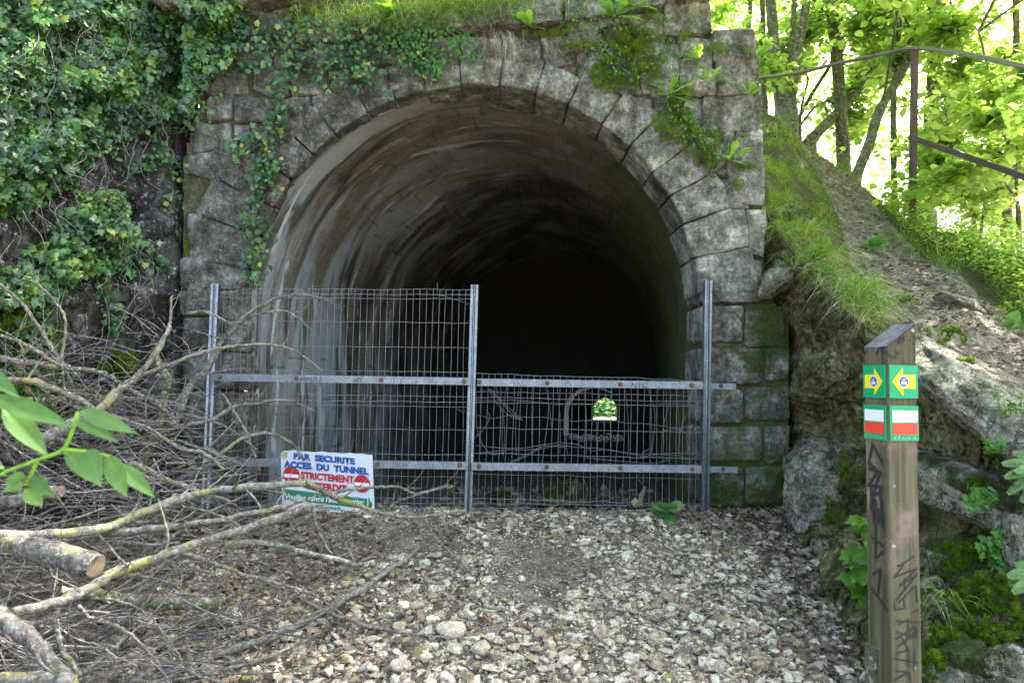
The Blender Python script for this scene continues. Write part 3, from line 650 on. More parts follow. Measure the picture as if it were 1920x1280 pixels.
rim = np.exp(-((np.linspace(0, 1, 260)[:, None]) / 0.12) ** 2) * sstep(1600, 1780, bpx)
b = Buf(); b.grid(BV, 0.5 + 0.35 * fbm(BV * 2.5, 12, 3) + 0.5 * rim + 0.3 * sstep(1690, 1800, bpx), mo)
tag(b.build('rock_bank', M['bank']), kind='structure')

h1 = PXR([(1440, 330, 6.0), (1500, 405, 5.9), (1590, 500, 5.45), (1680, 560, 5.0), (1780, 590, 4.5), (1870, 660, 4.1), (1980, 740, 3.7), (2300, 900, 3.0)])
h2 = PXR([(1450, 270, 7.0), (1530, 340, 6.9), (1620, 430, 6.4), (1700, 490, 5.9), (1790, 525, 5.4), (1880, 575, 5.0), (1990, 620, 4.5), (2300, 740, 3.8)])
h3 = PXR([(1455, 228, 8.0), (1520, 288, 8.2), (1600, 340, 8.0), (1700, 428, 6.9), (1790, 450, 6.5), (1880, 478, 6.1), (1990, 500, 5.7), (2300, 560, 5.2)])
h4 = h3 + np.array([0.9, 1.2, -1.0]); h5 = h3 + np.array([3.0, 4.5, -5.0])
h0 = lip + np.array([0.02, 0.02, 0.0])
west = np.array([-0.3, 0.1, 0.05])
rowsH = [np.vstack([r[0] + west * min(k, 3) * 0.9, r]) for k, r in enumerate((h0, h1, h2, h3, h4, h5))]
HV0 = loft(rowsH, 260, 240)
def hill_noise(V): return 0.045 * fbm(V * 2.0, 41, 4) + 0.02 * fbm(V * 9, 42, 3)
HV = HV0.copy(); HV[..., 2] += hill_noise(HV0) * sstep(0, 0.06, np.linspace(0, 1, 240))[:, None] + 0.0
b = Buf(); b.grid(HV, 0.5 + 0.3 * fbm(HV * 2, 5, 3), 0.42 * np.ones(HV.shape[:2]))
tag(b.build('hillside', M['turf']), kind='structure')
def hpt(u, v):
    """point on the hillside: u 0..8 along the lip columns (0 = under the wall), v 0..5 rows"""
    i = np.clip(np.asarray(v) / 5 * 239, 0, 238.99); j = np.clip(np.asarray(u) / 8 * 259, 0, 258.99)
    i0, j0 = i.astype(int), j.astype(int); fi, fj = (i - i0)[..., None], (j - j0)[..., None]
    return (HV[i0, j0] * (1 - fi) + HV[i0 + 1, j0] * fi) * (1 - fj) + (HV[i0, j0 + 1] * (1 - fi) + HV[i0 + 1, j0 + 1] * fi) * fj
# trodden path on the hillside
PU, PC, PW = [1.6, 2.2, 3, 4, 5, 6, 8], [2.95, 2.6, 2.0, 1.45, 1.2, 1.15, 1.15], [0.3, 0.55, 0.85, 0.95, 0.9, 0.85, 0.85]
u = np.linspace(1.6, 8, 200); t_ = np.linspace(0, 1, 46); UU, TT = np.meshgrid(u, t_)
vc = np.interp(u, PU, PC); hw = np.interp(u, PU, PW)
wig = 0.12 * fbm(np.stack([u * 3, 0 * u, 0 * u], -1), 3, 4); wig2 = 0.12 * fbm(np.stack([u * 3, 0 * u + 9, 0 * u], -1), 3, 4)
VV = vc + (TT * 2 - 1) * hw + wig * (1 - TT) + wig2 * TT
PV = hpt(UU, VV); lift = 0.012 * sstep(0, 0.1, TT) * sstep(1, 0.9, TT); PV[..., 2] += lift + 0.012 * fbm(PV * 14, 3, 3) * sstep(0, 0.1, TT) * sstep(1, 0.9, TT)
b = Buf(); b.grid(PV, 0.5 + 0.35 * fbm(PV * 5, 6, 3), 0.0); tag(b.build('path', M['trail']), kind='structure')
def on_path(u, v): return np.abs(v - np.interp(u, PU, PC)) < np.interp(u, PU, PW) * (0.9 + 0.35 * fbm(np.stack([np.asarray(u) * 2.5, np.asarray(v) * 2.5, 0 * np.asarray(u)], -1), 83, 3))

# hill over the tunnel
x = np.linspace(-9, 1.7, 120); y = np.linspace(5.45, 36, 120); X_, Y_ = np.meshgrid(x, y)
edge = np.interp(X_, [-9, -1.5, -0.4, 0.35, 1.3, 1.55, 1.9, 2.6], [4.9, 4.35, 4.25, 4.42, 4.42, 4.2, 3.9, 3.0])
Z_ = edge - 0.05 + (Y_ - 5.45) * 0.32 * sstep(2.6, -1.0, X_); Z_ = np.minimum(Z_, 9.5)
b = Buf(); PP = np.stack([X_, Y_, Z_], -1); PP[..., 2] += 0.06 * fbm(PP * 2, 3, 3); b.grid(PP, 0.5, 0.5)
tag(b.build('hill', M['turf']), kind='structure')

# left cliff
cpx = np.linspace(-900, 372, 260); cpy = np.linspace(-420, 1180, 300); CPX, CPY = np.meshgrid(cpx, cpy)
def cliffY(px, py, disp=True):
    px = np.asarray(px, float); py = np.asarray(py, float)
    Y = 5.52 - 0.0026 * np.maximum(0, 352 - px) + np.maximum(0, 420 - py) * 0.0007 + 0.25 * sstep(300, 420, px)
    Y = np.maximum(Y, 2.6)
    if disp:
        P = at(px, py, Y)
        Y = Y - 0.16 * fbm(P * np.array([1.7, 1.7, 1.2]), 51, 5, True) - 0.08 * fbm(P * 5, 52, 4) - 0.10 * fbm(P * 0.8, 53, 2)
    return Y
CV = at(CPX, CPY, cliffY(CPX, CPY))
mo = np.zeros_like(CPX) + 0.12
for (mx, my, rx, ry, a_) in [(228, 692, 34, 34, 1.0), (30, 610, 50, 28, 0.9), (25, 680, 40, 20, 0.8), (95, 700, 30, 30, .8), (145, 745, 25, 25, 0.8), (140, 590, 90, 30, 0.4), (380, 740, 25, 80, 0.5), (150, 90, 400, 120, 0.3)]:
    mo = np.maximum(mo, a_ * np.exp(-((CPX - mx) / rx) ** 2 - ((CPY - my) / ry) ** 2))
b = Buf(); b.grid(CV, 0.45 + 0.5 * fbm(CV * 2, 14, 3), mo)
tag(b.build('cliff', M['cliff']), kind='structure')
# rock ledge above the portal on the left
def boulder(name, c, size, label, mat='boulder', rot=0.0, tilt=0.0, seed=0, n=46, moss=0.2, cat='boulder', group=None, planes=24, rough=0.10):
    r_ = np.random.default_rng(seed); th, ph = np.meshgrid(np.linspace(0, 2 * math.pi, n + 1), np.linspace(0, math.pi, n // 2 + 1))
    D = np.stack([np.sin(ph) * np.cos(th), np.sin(ph) * np.sin(th), np.cos(ph)], -1)
    N_ = norm(r_.normal(size=(planes, 3))); p = r_.uniform(0.68, 1.0, planes)
    dn = np.maximum(D @ N_.T, 0.08); rad = np.minimum(1.15, (np.sum((p / dn) ** -36, -1)) ** (-1 / 36))
    rad = rad * (1 + rough * 1.6 * fbm(D * 2.0 + seed, seed, 6, True) + rough * 0.8 * fbm(D * 5 + seed, seed + 1, 4) + rough * 0.5 * np.round(fbm(D * 1.8 + seed * 2, seed + 4, 2) * 4) / 2)
    V = D * rad[..., None] * np.asarray(size)
    ct, st_ = math.cos(tilt), math.sin(tilt); V = np.stack([V[..., 0] * ct + V[..., 2] * st_, V[..., 1], -V[..., 0] * st_ + V[..., 2] * ct], -1)
    cr_, sr = math.cos(rot), math.sin(rot); V = np.stack([V[..., 0] * cr_ - V[..., 1] * sr, V[..., 0] * sr + V[..., 1] * cr_, V[..., 2]], -1)
    bb = Buf(); mo_ = moss + 0.35 * (D[..., 2] > 0.3) * moss * 2
    bb.grid(V + np.asarray(c), r_.uniform(0.55, 0.85), mo_)
    return tag(bb.build(name, M[mat]), label, cat, group)
boulder('rock_ledge', at(430, 10, 5.45), (0.72, 0.35, 0.18), 'long grey rock ledge under ivy at the top of the masonry, upper left', 'boulder', 0, 0.06, 5, 80, 0.35, 'rock')
for nm, px, py, Y, sz, lb, rot, tilt, sd, ms in [
    ('boulder', 1528, 912, 4.85, (0.24, 0.26, 0.36), 'upright white-grey boulder beside the right jamb at the foot of the bank', 0.5, 0.35, 3, 0.26),
    ('boulder', 1552, 1032, 4.5, (0.09, 0.09, 0.09), 'small round grey boulder at the edge of the gravel below the upright one', 0, 0, 9, 0.05),
    ('boulder', 1835, 935, 3.55, (0.42, 0.22, 0.15), 'long tilted pale slab boulder with moss on top, right of the waymark post', -0.9, 0.42, 21, 0.34),
    ('boulder', 1812, 1060, 3.3, (0.16, 0.18, 0.16), 'rounded moss-covered boulder below the tilted slab', 0.2, 0.1, 33, 0.55),
    ('boulder', 1850, 1145, 3.1, (0.17, 0.2, 0.15), 'lumpy boulder thick with green moss and white patches near the right edge', 0.9, 0.1, 41, 0.6),
    ('boulder', 1912, 1020, 3.05, (0.08, 0.12, 0.14), 'jagged white rock cut by the right edge of the photo', 0.4, 0, 55, 0.05),
    ('boulder', 1800, 1255, 2.75, (0.2, 0.2, 0.13), 'low mossy boulder beside the foot of the waymark post', 0.1, 0.2, 61, 0.5),
    ('boulder', 1905, 1275, 2.6, (0.15, 0.2, 0.13), 'pale grey rock in the lower right corner', 0.6, 0.1, 71, 0.3),
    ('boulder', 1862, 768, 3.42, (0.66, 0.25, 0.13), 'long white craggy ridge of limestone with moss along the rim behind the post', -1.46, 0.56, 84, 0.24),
    ('boulder', 1795, 575, 4.75, (0.13, 0.13, 0.09), 'grey angular rock lying on the hillside path', 0.1, 0.3, 91, 0.1),
    ('boulder', 1455, 520, 5.2, (0.10, 0.16, 0.16), 'olive overhanging rock wedged against the top of the right jamb', 0.1, 0.5, 95, 0.35),
    ('boulder', 1485, 405, 5.75, (0.16, 0.15, 0.09), 'flat pale rock with bright moss in the grass beside the portal', 0.1, 0.4, 97, 0.3),
    ('boulder', 1752, 1100, 3.2, (0.05, 0.06, 0.06), 'small grey rock between the post and the mossy boulder', 0.1, 0.4, 99, 0.05)]:
    boulder(nm, at(px, py, Y), sz, lb, 'boulder', rot, tilt, sd, 120, ms, 'boulder', 'rocks of the right bank')
for px, py, Y, sz, lb, rot, ms in [(1060, 932, 6.9, (0.36, 0.3, 0.14), 'broad olive rock lying in the dark just behind the fence', 0.2, 0.4), (935, 935, 7.3, (0.16, 0.15, 0.1), 'small mossy rock in the dark behind the middle fence post', 0.5, 0.6)]:
    boulder('boulder', at(px, py, Y), sz, lb, 'bank', rot, 0, int(px), 40, ms)

# ------------------------------------------------------------------ fence
def pl(pts, Y): return np.array([at(p[0], p[1], Y if len(p) < 3 else p[2]) for p in pts])
fence = thing('mesh_fence', (at(880, 960, YF)), 'bent galvanised mesh fence on three steel posts closing off the tunnel mouth', 'fence')
def post(top, bot):
    bb = Buf(); a, c = at(*top, YF), at(*bot, YF); c[2] -= 0.15; ax = norm(a - c); x_ = norm(np.array([1, 0, 0]) - ax * ax[0]); y_ = np.cross(ax, x_); L = np.linalg.norm(a - c) / 2
    mid = (a + c) / 2; Rm = np.array([x_, y_, ax])
    bb.box(mid - x_ * 0.019, [0.0115, 0.024, L], Rm, 0.6, bev=0.003); bb.box(mid + x_ * 0.019, [0.0115, 0.024, L], Rm, 0.6, bev=0.003)
    bb.box(mid - y_ * 0.004, [0.0076, 0.013, L - 0.002], Rm, 0.4)
    bb.build('post', M['galv'], fence)
post((405, 532), (386, 965)); post((890, 534), (877, 964)); post((1327, 526), (1320, 963))
def rail(p0, p1, y_off=-0.035):
    bb = Buf(); a, c = at(*p0, YF + y_off), at(*p1, YF + y_off); ax = norm(c - a); y_ = np.array([0, 1.0, 0]); z_ = norm(np.cross(ax, y_)); 
    bb.box((a + c) / 2, [np.linalg.norm(c - a) / 2, 0.002, 0.027], np.array([ax, y_, z_]), 0.55)
    bb.box((a + c) / 2 + z_ * 0.0265 + y_ * 0.016, [np.linalg.norm(c - a) / 2, 0.0138, 0.002], np.array([ax, y_, z_]), 0.55)
    return bb.build('rail', M['galv'], fence, False)
rails = [((398, 707), (883, 715)), ((895, 716.5), (1318, 722.5)), ((388, 866), (873, 873)), ((884, 874), (1316, 879.5))]
for q in rails: rail(*q)
def rail_end(p0, p1, hole):
    bb = Buf(); a, c = at(*p0, YW - 0.09), at(*p1, YW - 0.09); ax = norm(c - a); bb.box((a + c) / 2, [np.linalg.norm(c - a) / 2, 0.002, 0.023], np.array([ax, [0, 1, 0], norm(np.cross(ax, [0, 1, 0]))]), 0.9)
    o = bb.build('rail_end', M['galv'], fence, False)
    h = at(*hole, YW - 0.093); b2 = Buf(); th = np.arange(16) * 2 * math.pi / 16
    b2.ngon([[h[0] + 0.016 * math.cos(t), h[1], h[2] + 0.016 * math.sin(t)] for t in th][::-1]); b2.build('hole', M['ink'], o, False)
    b3 = Buf(); b3.tube([h + [-.003, 0.0, -.003], h + [-.003, -0.012, -.003]], 0.008, 8); b3.build('bolt', M['rust'], o)
rail_end((1333, 723.5), (1380, 724.5), (1352, 723.5)); rail_end((1331, 880), (1383, 880.5), (1356, 879.5))
for px, py in [(412, 707), (556, 709), (714, 712), (870, 715), (899, 716), (1026, 718), (1163, 720), (1297, 722), (412, 866), (708, 870), (862, 872), (898, 873.5), (1025, 875), (1163, 877), (1298, 879)]:
    bb = Buf(); p = at(px, py, YF - 0.038); bb.tube([p, p + [0, -0.004, 0]], 0.019, 12, 0.4); bb.tube([p + [0, -0.004, 0], p + [0, -0.017, 0]], 0.011, 6, 0.6); bb.build('bolt', M['rust'], fence, False)
WR = 0.0019
def mesh_panel(xl, xr, rows, ytop, ybot, name, seed, bow):
    """wire panel: rows = (py at the left, py at the right, y-fold)"""
    r_ = np.random.default_rng(seed); bb = Buf(); n = int((xr(0.5) - xl(0.5)) / 12.25)
    S_ = np.linspace(0, 1, 15)
    fold = lambda py: sum(0.028 * math.exp(-((py - f) / 7.0) ** 2) for f in FOLDS)
    for a_, c_ in rows:
        yy = a_ + (c_ - a_) * S_ + bow * np.array([r_.normal() * 0.7 for _ in S_])
        tq = (yy - ytop) / (ybot - ytop); xx = np.array([xl(t) + (xr(t) - xl(t)) * s_ for s_, t in zip(S_, tq)])
        bb.tube(np.array([at(x_, y_, YF + 0.012 - fold(y_)) for x_, y_ in zip(xx, yy)]), WR * 1.1, 5, 0.5, False)
    for k in range(n + 1):
        s_ = k / n; dx = 0; pts = []
        if r_.random() < 0.12: dx = r_.normal() * 3
        y0 = ytop + r_.normal() * 0.8 + (rows[0][1] - rows[0][0]) * s_
        for t in np.linspace(0, 1, 46):
            y_ = y0 + (ybot - y0) * t + 5 * s_ * (t < .02); pts.append(at(xl(t) + (xr(t) - xl(t)) * s_ + dx * math.sin(t * math.pi * 2.2) + 0.5 * bow * math.sin(t * 9 + k), y_, YF + 0.006 - fold(y_)))
        bb.tube(pts, WR, 4, 0.5, False)
    return bb.build(name, M['wire'], fence)
FOLDS = [553, 755, 945]
mesh_panel(lambda t: 408 - 17 * t, lambda t: 886 - 11 * t, [(541, 543), (550, 553), (558, 561), (601, 605), (647, 652), (692, 698), (737, 744), (748, 754), (756, 763), (800, 806), (846, 853), (889, 894), (929, 934), (939, 944), (947, 953)], 538, 958, 'mesh_panel', 5, 0.8)
FOLDS = [748, 945]
mesh_panel(lambda t: 892 - 9 * t, lambda t: 1318 - 2 * t, [(700, 713), (734, 742), (745, 753), (754, 762), (801, 811), (849, 860), (887, 898), (933, 946), (944, 948), (952, 957)], 699, 957, 'mesh_panel', 9, 1.1)
# second, torn panel hanging loose behind the right bay
bb = Buf(); r_ = np.random.default_rng(4)
for a_, c_ in [(779, 800), (848, 852), (838, 858), (752, 760)]:
    xs_ = np.linspace(892, 1300, 14); bb.tube([at(x_, a_ + (c_ - a_) * (i / 13) + r_.normal() * 2.5 - 14 * math.exp(-((x_ - 1060) / 80) ** 2) * (a_ > 830), YF + 0.09 + 0.02 * r_.normal()) for i, x_ in enumerate(xs_)], WR, 4, 0.5, False)
for k in range(16):
    x_ = 900 + k * 24.5 + r_.normal() * 2; sw = r_.normal() * 8; bb.tube([at(x_ + sw * math.sin(t * 2.2), 722 + t * (130 + r_.normal() * 6), YF + 0.08 + 0.03 * t) for t in np.linspace(0, 1, 9)], WR * 0.9, 4, 0.4, False)
bb.build('torn_mesh', M['wire'], fence)
bb = Buf()
for q in [[(914, 726), (938, 752), (962, 778), (975, 785)], [(920, 730), (950, 760), (980, 788)], [(916, 728), (932, 757), (958, 781), (978, 786)], [(893, 733), (894, 802), (908, 838), (925, 852), (943, 848)], [(886, 824), (905, 806), (918, 784), (915, 772)],
          [(950, 870), (990, 850), (1020, 836), (1060, 838)], [(955, 868), (985, 856), (1015, 838)], [(1285, 780), (1276, 806), (1273, 850), (1280, 858), (1290, 862)], [(1203, 860), (1206, 848), (1217, 842)], [(1228, 735), (1240, 729)], [(1285, 717), (1290, 710)],
          [(1240, 811), (1254, 804), (1276, 806), (1290, 817)], [(1080, 895), (1076, 915), (1075, 935), (1079, 946)], [(1093, 895), (1101, 918), (1098, 938), (1092, 946)], [(1202, 886), (1196, 894), (1202, 905), (1206, 912)], [(824, 553), (850, 560), (884, 572)], [(820, 530), (820, 552)],
          [(855, 765), (868, 772), (872, 770)], [(1100, 858), (1160, 864), (1220, 868), (1255, 862)], [(1215, 730), (1228, 780), (1222, 850)], [(1260, 740), (1244, 800), (1240, 855)]]:
    bb = Buf(); P = catmull(np.array([at(x_, y_, YF + 0.03) for x_, y_ in q]), np.linspace(0, len(q) - 1, 14)); bb.tube(P, WR * 0.9, 4, 0.5, False); bb.build('loose_wire', M['wire'], fence)
for s_, x0, y0, wd, hg, mt in [('MRULE', 563, 715, 42, 8, 'ink'), ('NTC', 661, 716, 20, 7, 'ink'), ('MRLES CHEF 23', 720, 718, 72, 7, 'scrawl'), ('NTC', 1184, 726, 30, 8, 'ink')]:
    p0 = at(x0, y0, YF - 0.0395); p1 = at(x0 + wd, y0 + wd * 0.0165, YF - 0.0395); text_mesh(s_, 0.04, p0, p1 - p0, [0, 0, 1], 'graffiti', M[mt], fence, 0, np.linalg.norm(p1 - p0), hg / FPX * YF, 0.1)

b = Buf(); zz_ = [at(1062 + k * 3.4, 722 + 2.6 * (k % 2) + rng.normal() * 0.8, YF - 0.0395) for k in range(17)]; b.tube(np.array(zz_), 0.0012, 4, 0.5, False); b.build('graffiti', M['scrawl'], fence)
# warning sign wired to the fence
YS = YF - 0.06
TL, TR, BR, BL = at(526, 842, YS), at(698, 850, YS), at(701, 963, YS - 0.02), at(529, 955, YS - 0.02)
sign = thing('warning_sign', (TL + TR + BR + BL) / 4, 'dented white sign in French forbidding access to the tunnel, wired to the fence', 'sign')
xa, ya = norm(TR - TL), norm(TL - BL); SW, SH = np.linalg.norm(TR - TL), np.linalg.norm(TL - BL); nrm_ = norm(np.cross(xa, ya))
SX, SY = SW / 173.0, SH / 113.0                       # photo pixels -> metres on the sign
def sp(x_, y_, d=0.0): return TL + xa * (x_ * SX) - ya * (y_ * SY) + nrm_ * d
def bend(s_, t_): return 0.006 * math.sin(s_ * 7 + 1) * (t_ < 0.15) + 0.004 * math.sin(t_ * 5 + s_ * 2)
bb = Buf(); n1, n2 = 40, 26; F_ = np.zeros((n2, n1, 3)); Bk = np.zeros_like(F_)
for j in range(n2):
    for i in range(n1):
        s_, t_ = i / (n1 - 1), j / (n2 - 1); e_ = 1.2 * (math.sin(s_ * 31) * math.sin(s_ * 11)) * (j == 0) + 0.6 * math.sin(t_ * 17) * (i in (0, n1 - 1)) * SX * 0
        cx_ = max(0, 6 - (s_ * 173 + t_ * 113)) * 0.7
        F_[j, i] = sp(s_ * 173 + cx_, t_ * 113 + cx_ + e_ + (1.5 if j == 0 else 0), -0.002 + 0.0008 * math.sin(9 * s_ + 7 * t_)); Bk[j, i] = F_[j, i] - nrm_ * 0.002
bb.grid(F_[::-1]); bb.grid(Bk)
per = [(0, i) for i in range(n1)] + [(j, n1 - 1) for j in range(n2)] + [(n2 - 1, i) for i in range(n1)][::-1] + [(j, 0) for j in range(n2)][::-1]
V = [F_[p] for p in per] + [Bk[p] for p in per]; k = len(per); bb.add(V, np.array([[q, (q + 1) % k, k + (q + 1) % k, k + q] for q in range(k)]))
bb.build('sign_panel', M['sign'], sign)
sl = lambda a, b_: (sp(*b_) - sp(*a))
for s_, x0, y0, x1, hg, mt, bo, sh in [('PAR  SECURITE', 24.5, 19.0, 140, 12.5, 'blue', 0.06, 0), ('ACCES  DU  TUNNEL', 5.5, 35, 165, 13, 'blue', 0.06, 0), ('STRICTEMENT', 37, 55, 137, 14, 'red', 0.05, 0), ('INTERDIT', 50, 74, 123, 14, 'red', 0.05, 0),
                                       ('Veuillez suivre l\'autre sentier', 7, 94, 154, 10.5, 'pwhite', 0.012, 0.25), ('Bonne promenade', 48, 110, 110, 9.5, 'dgreen', 0.015, 0.25)]:
    sk = 0.045 if mt != 'pwhite' else 0.03                   # the lines climb down a little, as painted
    o0 = sp(x0, y0 - 1.5, 0.0035 if mt == 'pwhite' else 0.0028); o1 = sp(x1, y0 - 1.5 + (x1 - x0) * sk, 0.0035 if mt == 'pwhite' else 0.0028)
    text_mesh(s_, 0.06, o0, o1 - o0, ya, 'lettering', M[mt], sign, bo * 0.06, np.linalg.norm(o1 - o0), hg * SY, sh)
def disc(c, r1, r2, d, mt, name, par, n=32):
    bb = Buf(); bb.ngon([sp(c[0] + r1 * math.cos(t), c[1] + r2 * math.sin(t), d) for t in np.arange(n) * 2 * math.pi / n][::-1]); return bb.build(name, M[mt], par, False)
for cx_, cy_ in ((19.5, 47.5), (151.5, 57.5)):
    o = disc((cx_, cy_), 15.5, 16.5, 0.0026, 'red', 'no_entry_symbol', sign)
    bb = Buf(); bb.ngon([sp(cx_ + x_, cy_ + 1 + y_, 0.0034) for x_, y_ in ((-14, -3.2), (13.5, -2.2), (13.5, 4), (-14, 3))][::-1]); bb.build('bar', M['pwhite'], o, False)
disc((7.5, 10), 6, 6.5, 0.0028, 'sticker', 'sticker', sign, 20)
bb = Buf(); bb.ngon([sp(x_, y_, 0.0027) for x_, y_ in ((5, 74), (160, 85), (160, 104), (5, 93))][::-1]); bb.build('arrow', M['dgreen'], sign, False)
bb = Buf(); bb.ngon([sp(x_, y_, 0.0027) for x_, y_ in ((162, 81), (170, 95), (163, 109))][::-1]); bb.build('arrow', M['dgreen'], sign, False)

# torn plastic by the fence foot
lit = Buf(); V = np.array([at(1183, 940, 5.1), at(1190, 932, 5.08), at(1196, 937, 5.06), at(1207, 912, 5.1), at(1211, 911, 5.12), at(1204, 948, 5.09), at(1188, 950, 5.07), at(1200, 925, 5.04)])
lit.add(V, np.array([[0, 1, 6], [1, 2, 6], [2, 7, 5], [7, 3, 4], [7, 4, 5], [2, 5, 6]])); tag(lit.build('plastic_bag', M['bag'], smooth=False), 'torn dirty plastic bag caught at the foot of the fence', 'litter')

# ------------------------------------------------------------------ waymark post
YP = 2.15
pc = at(1676, 740, YP); s60 = math.radians(0)
# square post turned so that two faces show
pw = 0.106; ang = math.radians(10)
ex = np.array([math.cos(ang), math.sin(ang), 0]); ey = np.array([-math.sin(ang), math.cos(ang), 0])
corner = at(1664, 740, YP); cen = corner + ex * pw / 2 + ey * pw / 2; cen[2] = 0
wp = thing('waymark_post', (cen[0], cen[1], 0.0), 'square weathered wooden post with slanted top, trail plates and black marker scrawl', 'post')
zt = lambda x_, y_: 1.655 - 0.0 + 0.0
zl, zr = at(1640, 648, YP)[2], at(1712, 606, YP + 0.05)[2]
def pp(a, b_, z): return cen + ex * a * pw / 2 + ey * b_ * pw / 2 + np.array([0, 0, z])
ztop = lambda a, b_: at(1662, 651, YP)[2] + (a + 1) / 2 * 0.078 + (b_ + 1) / 2 * 0.002
bb = Buf(); zs = np.linspace(-0.25, 1, 24); prof = []
cs = [(-1, -0.93), (-0.93, -1), (0.93, -1), (1, -0.93), (1, 0.93), (0.93, 1), (-0.93, 1), (-1, 0.93)]
V = []; 
for z in zs:
    for a, b_ in cs:
        zt_ = ztop(a, b_); zz = -0.25 + (zt_ + 0.25) * (z + 0.25) / 1.25; V.append(pp(a + 0.01 * math.sin(zz * 9 + a), b_ + 0.01 * math.sin(zz * 7 + b_ * 2), zz))
F = [[k * 8 + q, k * 8 + (q + 1) % 8, (k + 1) * 8 + (q + 1) % 8, (k + 1) * 8 + q] for k in range(23) for q in range(8)]
bb.add(V, np.array(F)); pb = bb.build('post_body', M['post'], wp, False)
bb = Buf(); bb.ngon([pp(a, b_, ztop(a, b_) + 0.002) for a, b_ in cs]); bb.build('post_top', M['posttop'], wp, False)
LEFT, RIGHT = 'L', 'R'
def face(sd, s_, z, d=0.0):       # s_ in -1..1 across the face as seen, left to right
    return pp(-1 - d * 2 / pw, -s_, z) if sd == 'L' else pp(s_, -1 - d * 2 / pw, z)
def plate(sd, s0, s1, z0, z1, mt, d=0.004, par=None, name='plate'):
    bb = Buf(); q = [face(sd, s0, z0, d), face(sd, s1, z0, d), face(sd, s1, z1, d), face(sd, s0, z1, d)]; q0 = [face(sd, s0, z0, 0), face(sd, s1, z0, 0), face(sd, s1, z1, 0), face(sd, s0, z1, 0)]
    bb.add(q + q0, np.array([[0, 1, 2, 3], [0, 4, 5, 1], [1, 5, 6, 2], [2, 6, 7, 3], [3, 7, 4, 0]])); return bb.build(name, M[mt], par or wp, False)
def poly(sd, pts, mt, d, par, name):
    bb = Buf(); bb.ngon([face(sd, s_, z, d) for s_, z in pts]); return bb.build(name, M[mt], par, False)
zpx = lambda py: at(1664, py, YP)[2]
for sd, s0, s1, dz in (('L', -1.0, 0.88, 0.006), ('R', -0.9, 1.0, 0.0)):
    zc = zpx(716); 
    g1 = plate(sd, s0, s1, zpx(746), zpx(684), 'wgreen', par=wp, name='arrow_plate')
    sm, sh = (s0 + s1) / 2, (s1 - s0) / 2; f = 1 if sd == 'L' else -1; h = (zpx(684) - zpx(746)) / 2; zc = (zpx(684) + zpx(746)) / 2
    arr = [(-0.8, -0.42), (0.08, -0.42), (0.08, -0.86), (0.85, 0), (0.08, 0.86), (0.08, 0.42), (-0.8, 0.42)]
    pts = [(sm + f * x_ * sh, zc + y_ * h) for x_, y_ in arr]; pts = pts if f > 0 else pts[::-1]
    poly(sd, pts, 'wyellow', 0.0055, g1, 'arrow')
    th = np.arange(28) * 2 * math.pi / 28; cx_ = sm + f * 0.04 * sh; rr = 0.34 * h; rs_ = rr / (pw / 2)
    poly(sd, [(cx_ + rs_ * math.cos(t), zc + rr * math.sin(t)) for t in th], 'pwhite', 0.0062, g1, 'badge')
    o = poly(sd, [(cx_ + rs_ * 0.88 * math.cos(t), zc + rr * 0.88 * math.sin(t)) for t in th], 'wblue', 0.0068, g1, 'badge')
    B_ = lambda L: [(cx_ + x_ * rs_, zc + y_ * rr) for x_, y_ in L]
    poly(sd, B_([(-0.5, -0.5), (0.5, -0.5), (0.55, 0.05), (-0.55, 0.05)]), 'pwhite', 0.0074, g1, 'cabin_emblem')
    poly(sd, B_([(-0.07, 0.05), (0.07, 0.05), (0.07, 0.45), (-0.07, 0.45)]), 'pwhite', 0.0074, g1, 'cabin_emblem')
    poly(sd, B_([(-0.5, 0.28), (0.5, 0.5), (0.5, 0.6), (-0.5, 0.38)]), 'pwhite', 0.0078, g1, 'cabin_emblem')
    for q in (-0.28, 0, 0.28): poly(sd, B_([(q - 0.09, -0.2), (q + 0.09, -0.2), (q + 0.09, -0.05), (q - 0.09, -0.05)]), 'wblue', 0.008, g1, 'cabin_window')
    g2 = plate(sd, s0, s1, zpx(826), zpx(760), 'wgreen', par=wp, name='trail_plate')
    poly(sd, [(sm - 0.86 * sh, zpx(791)), (sm + 0.9 * sh, zpx(791)), (sm + 0.9 * sh, zpx(769)), (sm - 0.86 * sh, zpx(769))], 'pwhite', 0.0055, g2, 'white_bar')
    poly(sd, [(sm - 0.86 * sh, zpx(814)), (sm + 0.9 * sh, zpx(814)), (sm + 0.9 * sh, zpx(793.5)), (sm - 0.86 * sh, zpx(793.5))], 'wred', 0.0055, g2, 'red_bar')
    xd = face(sd, 1, 0) - face(sd, 0, 0)
    text_mesh('KRAPPA', 0.02, face(sd, sm - 0.8 * sh, zpx(825), 0.0058), xd, [0, 0, 1], 'scratched_word', M['scratch'], g2, 0, pw / 2 * 1.6 * sh, 0.013)
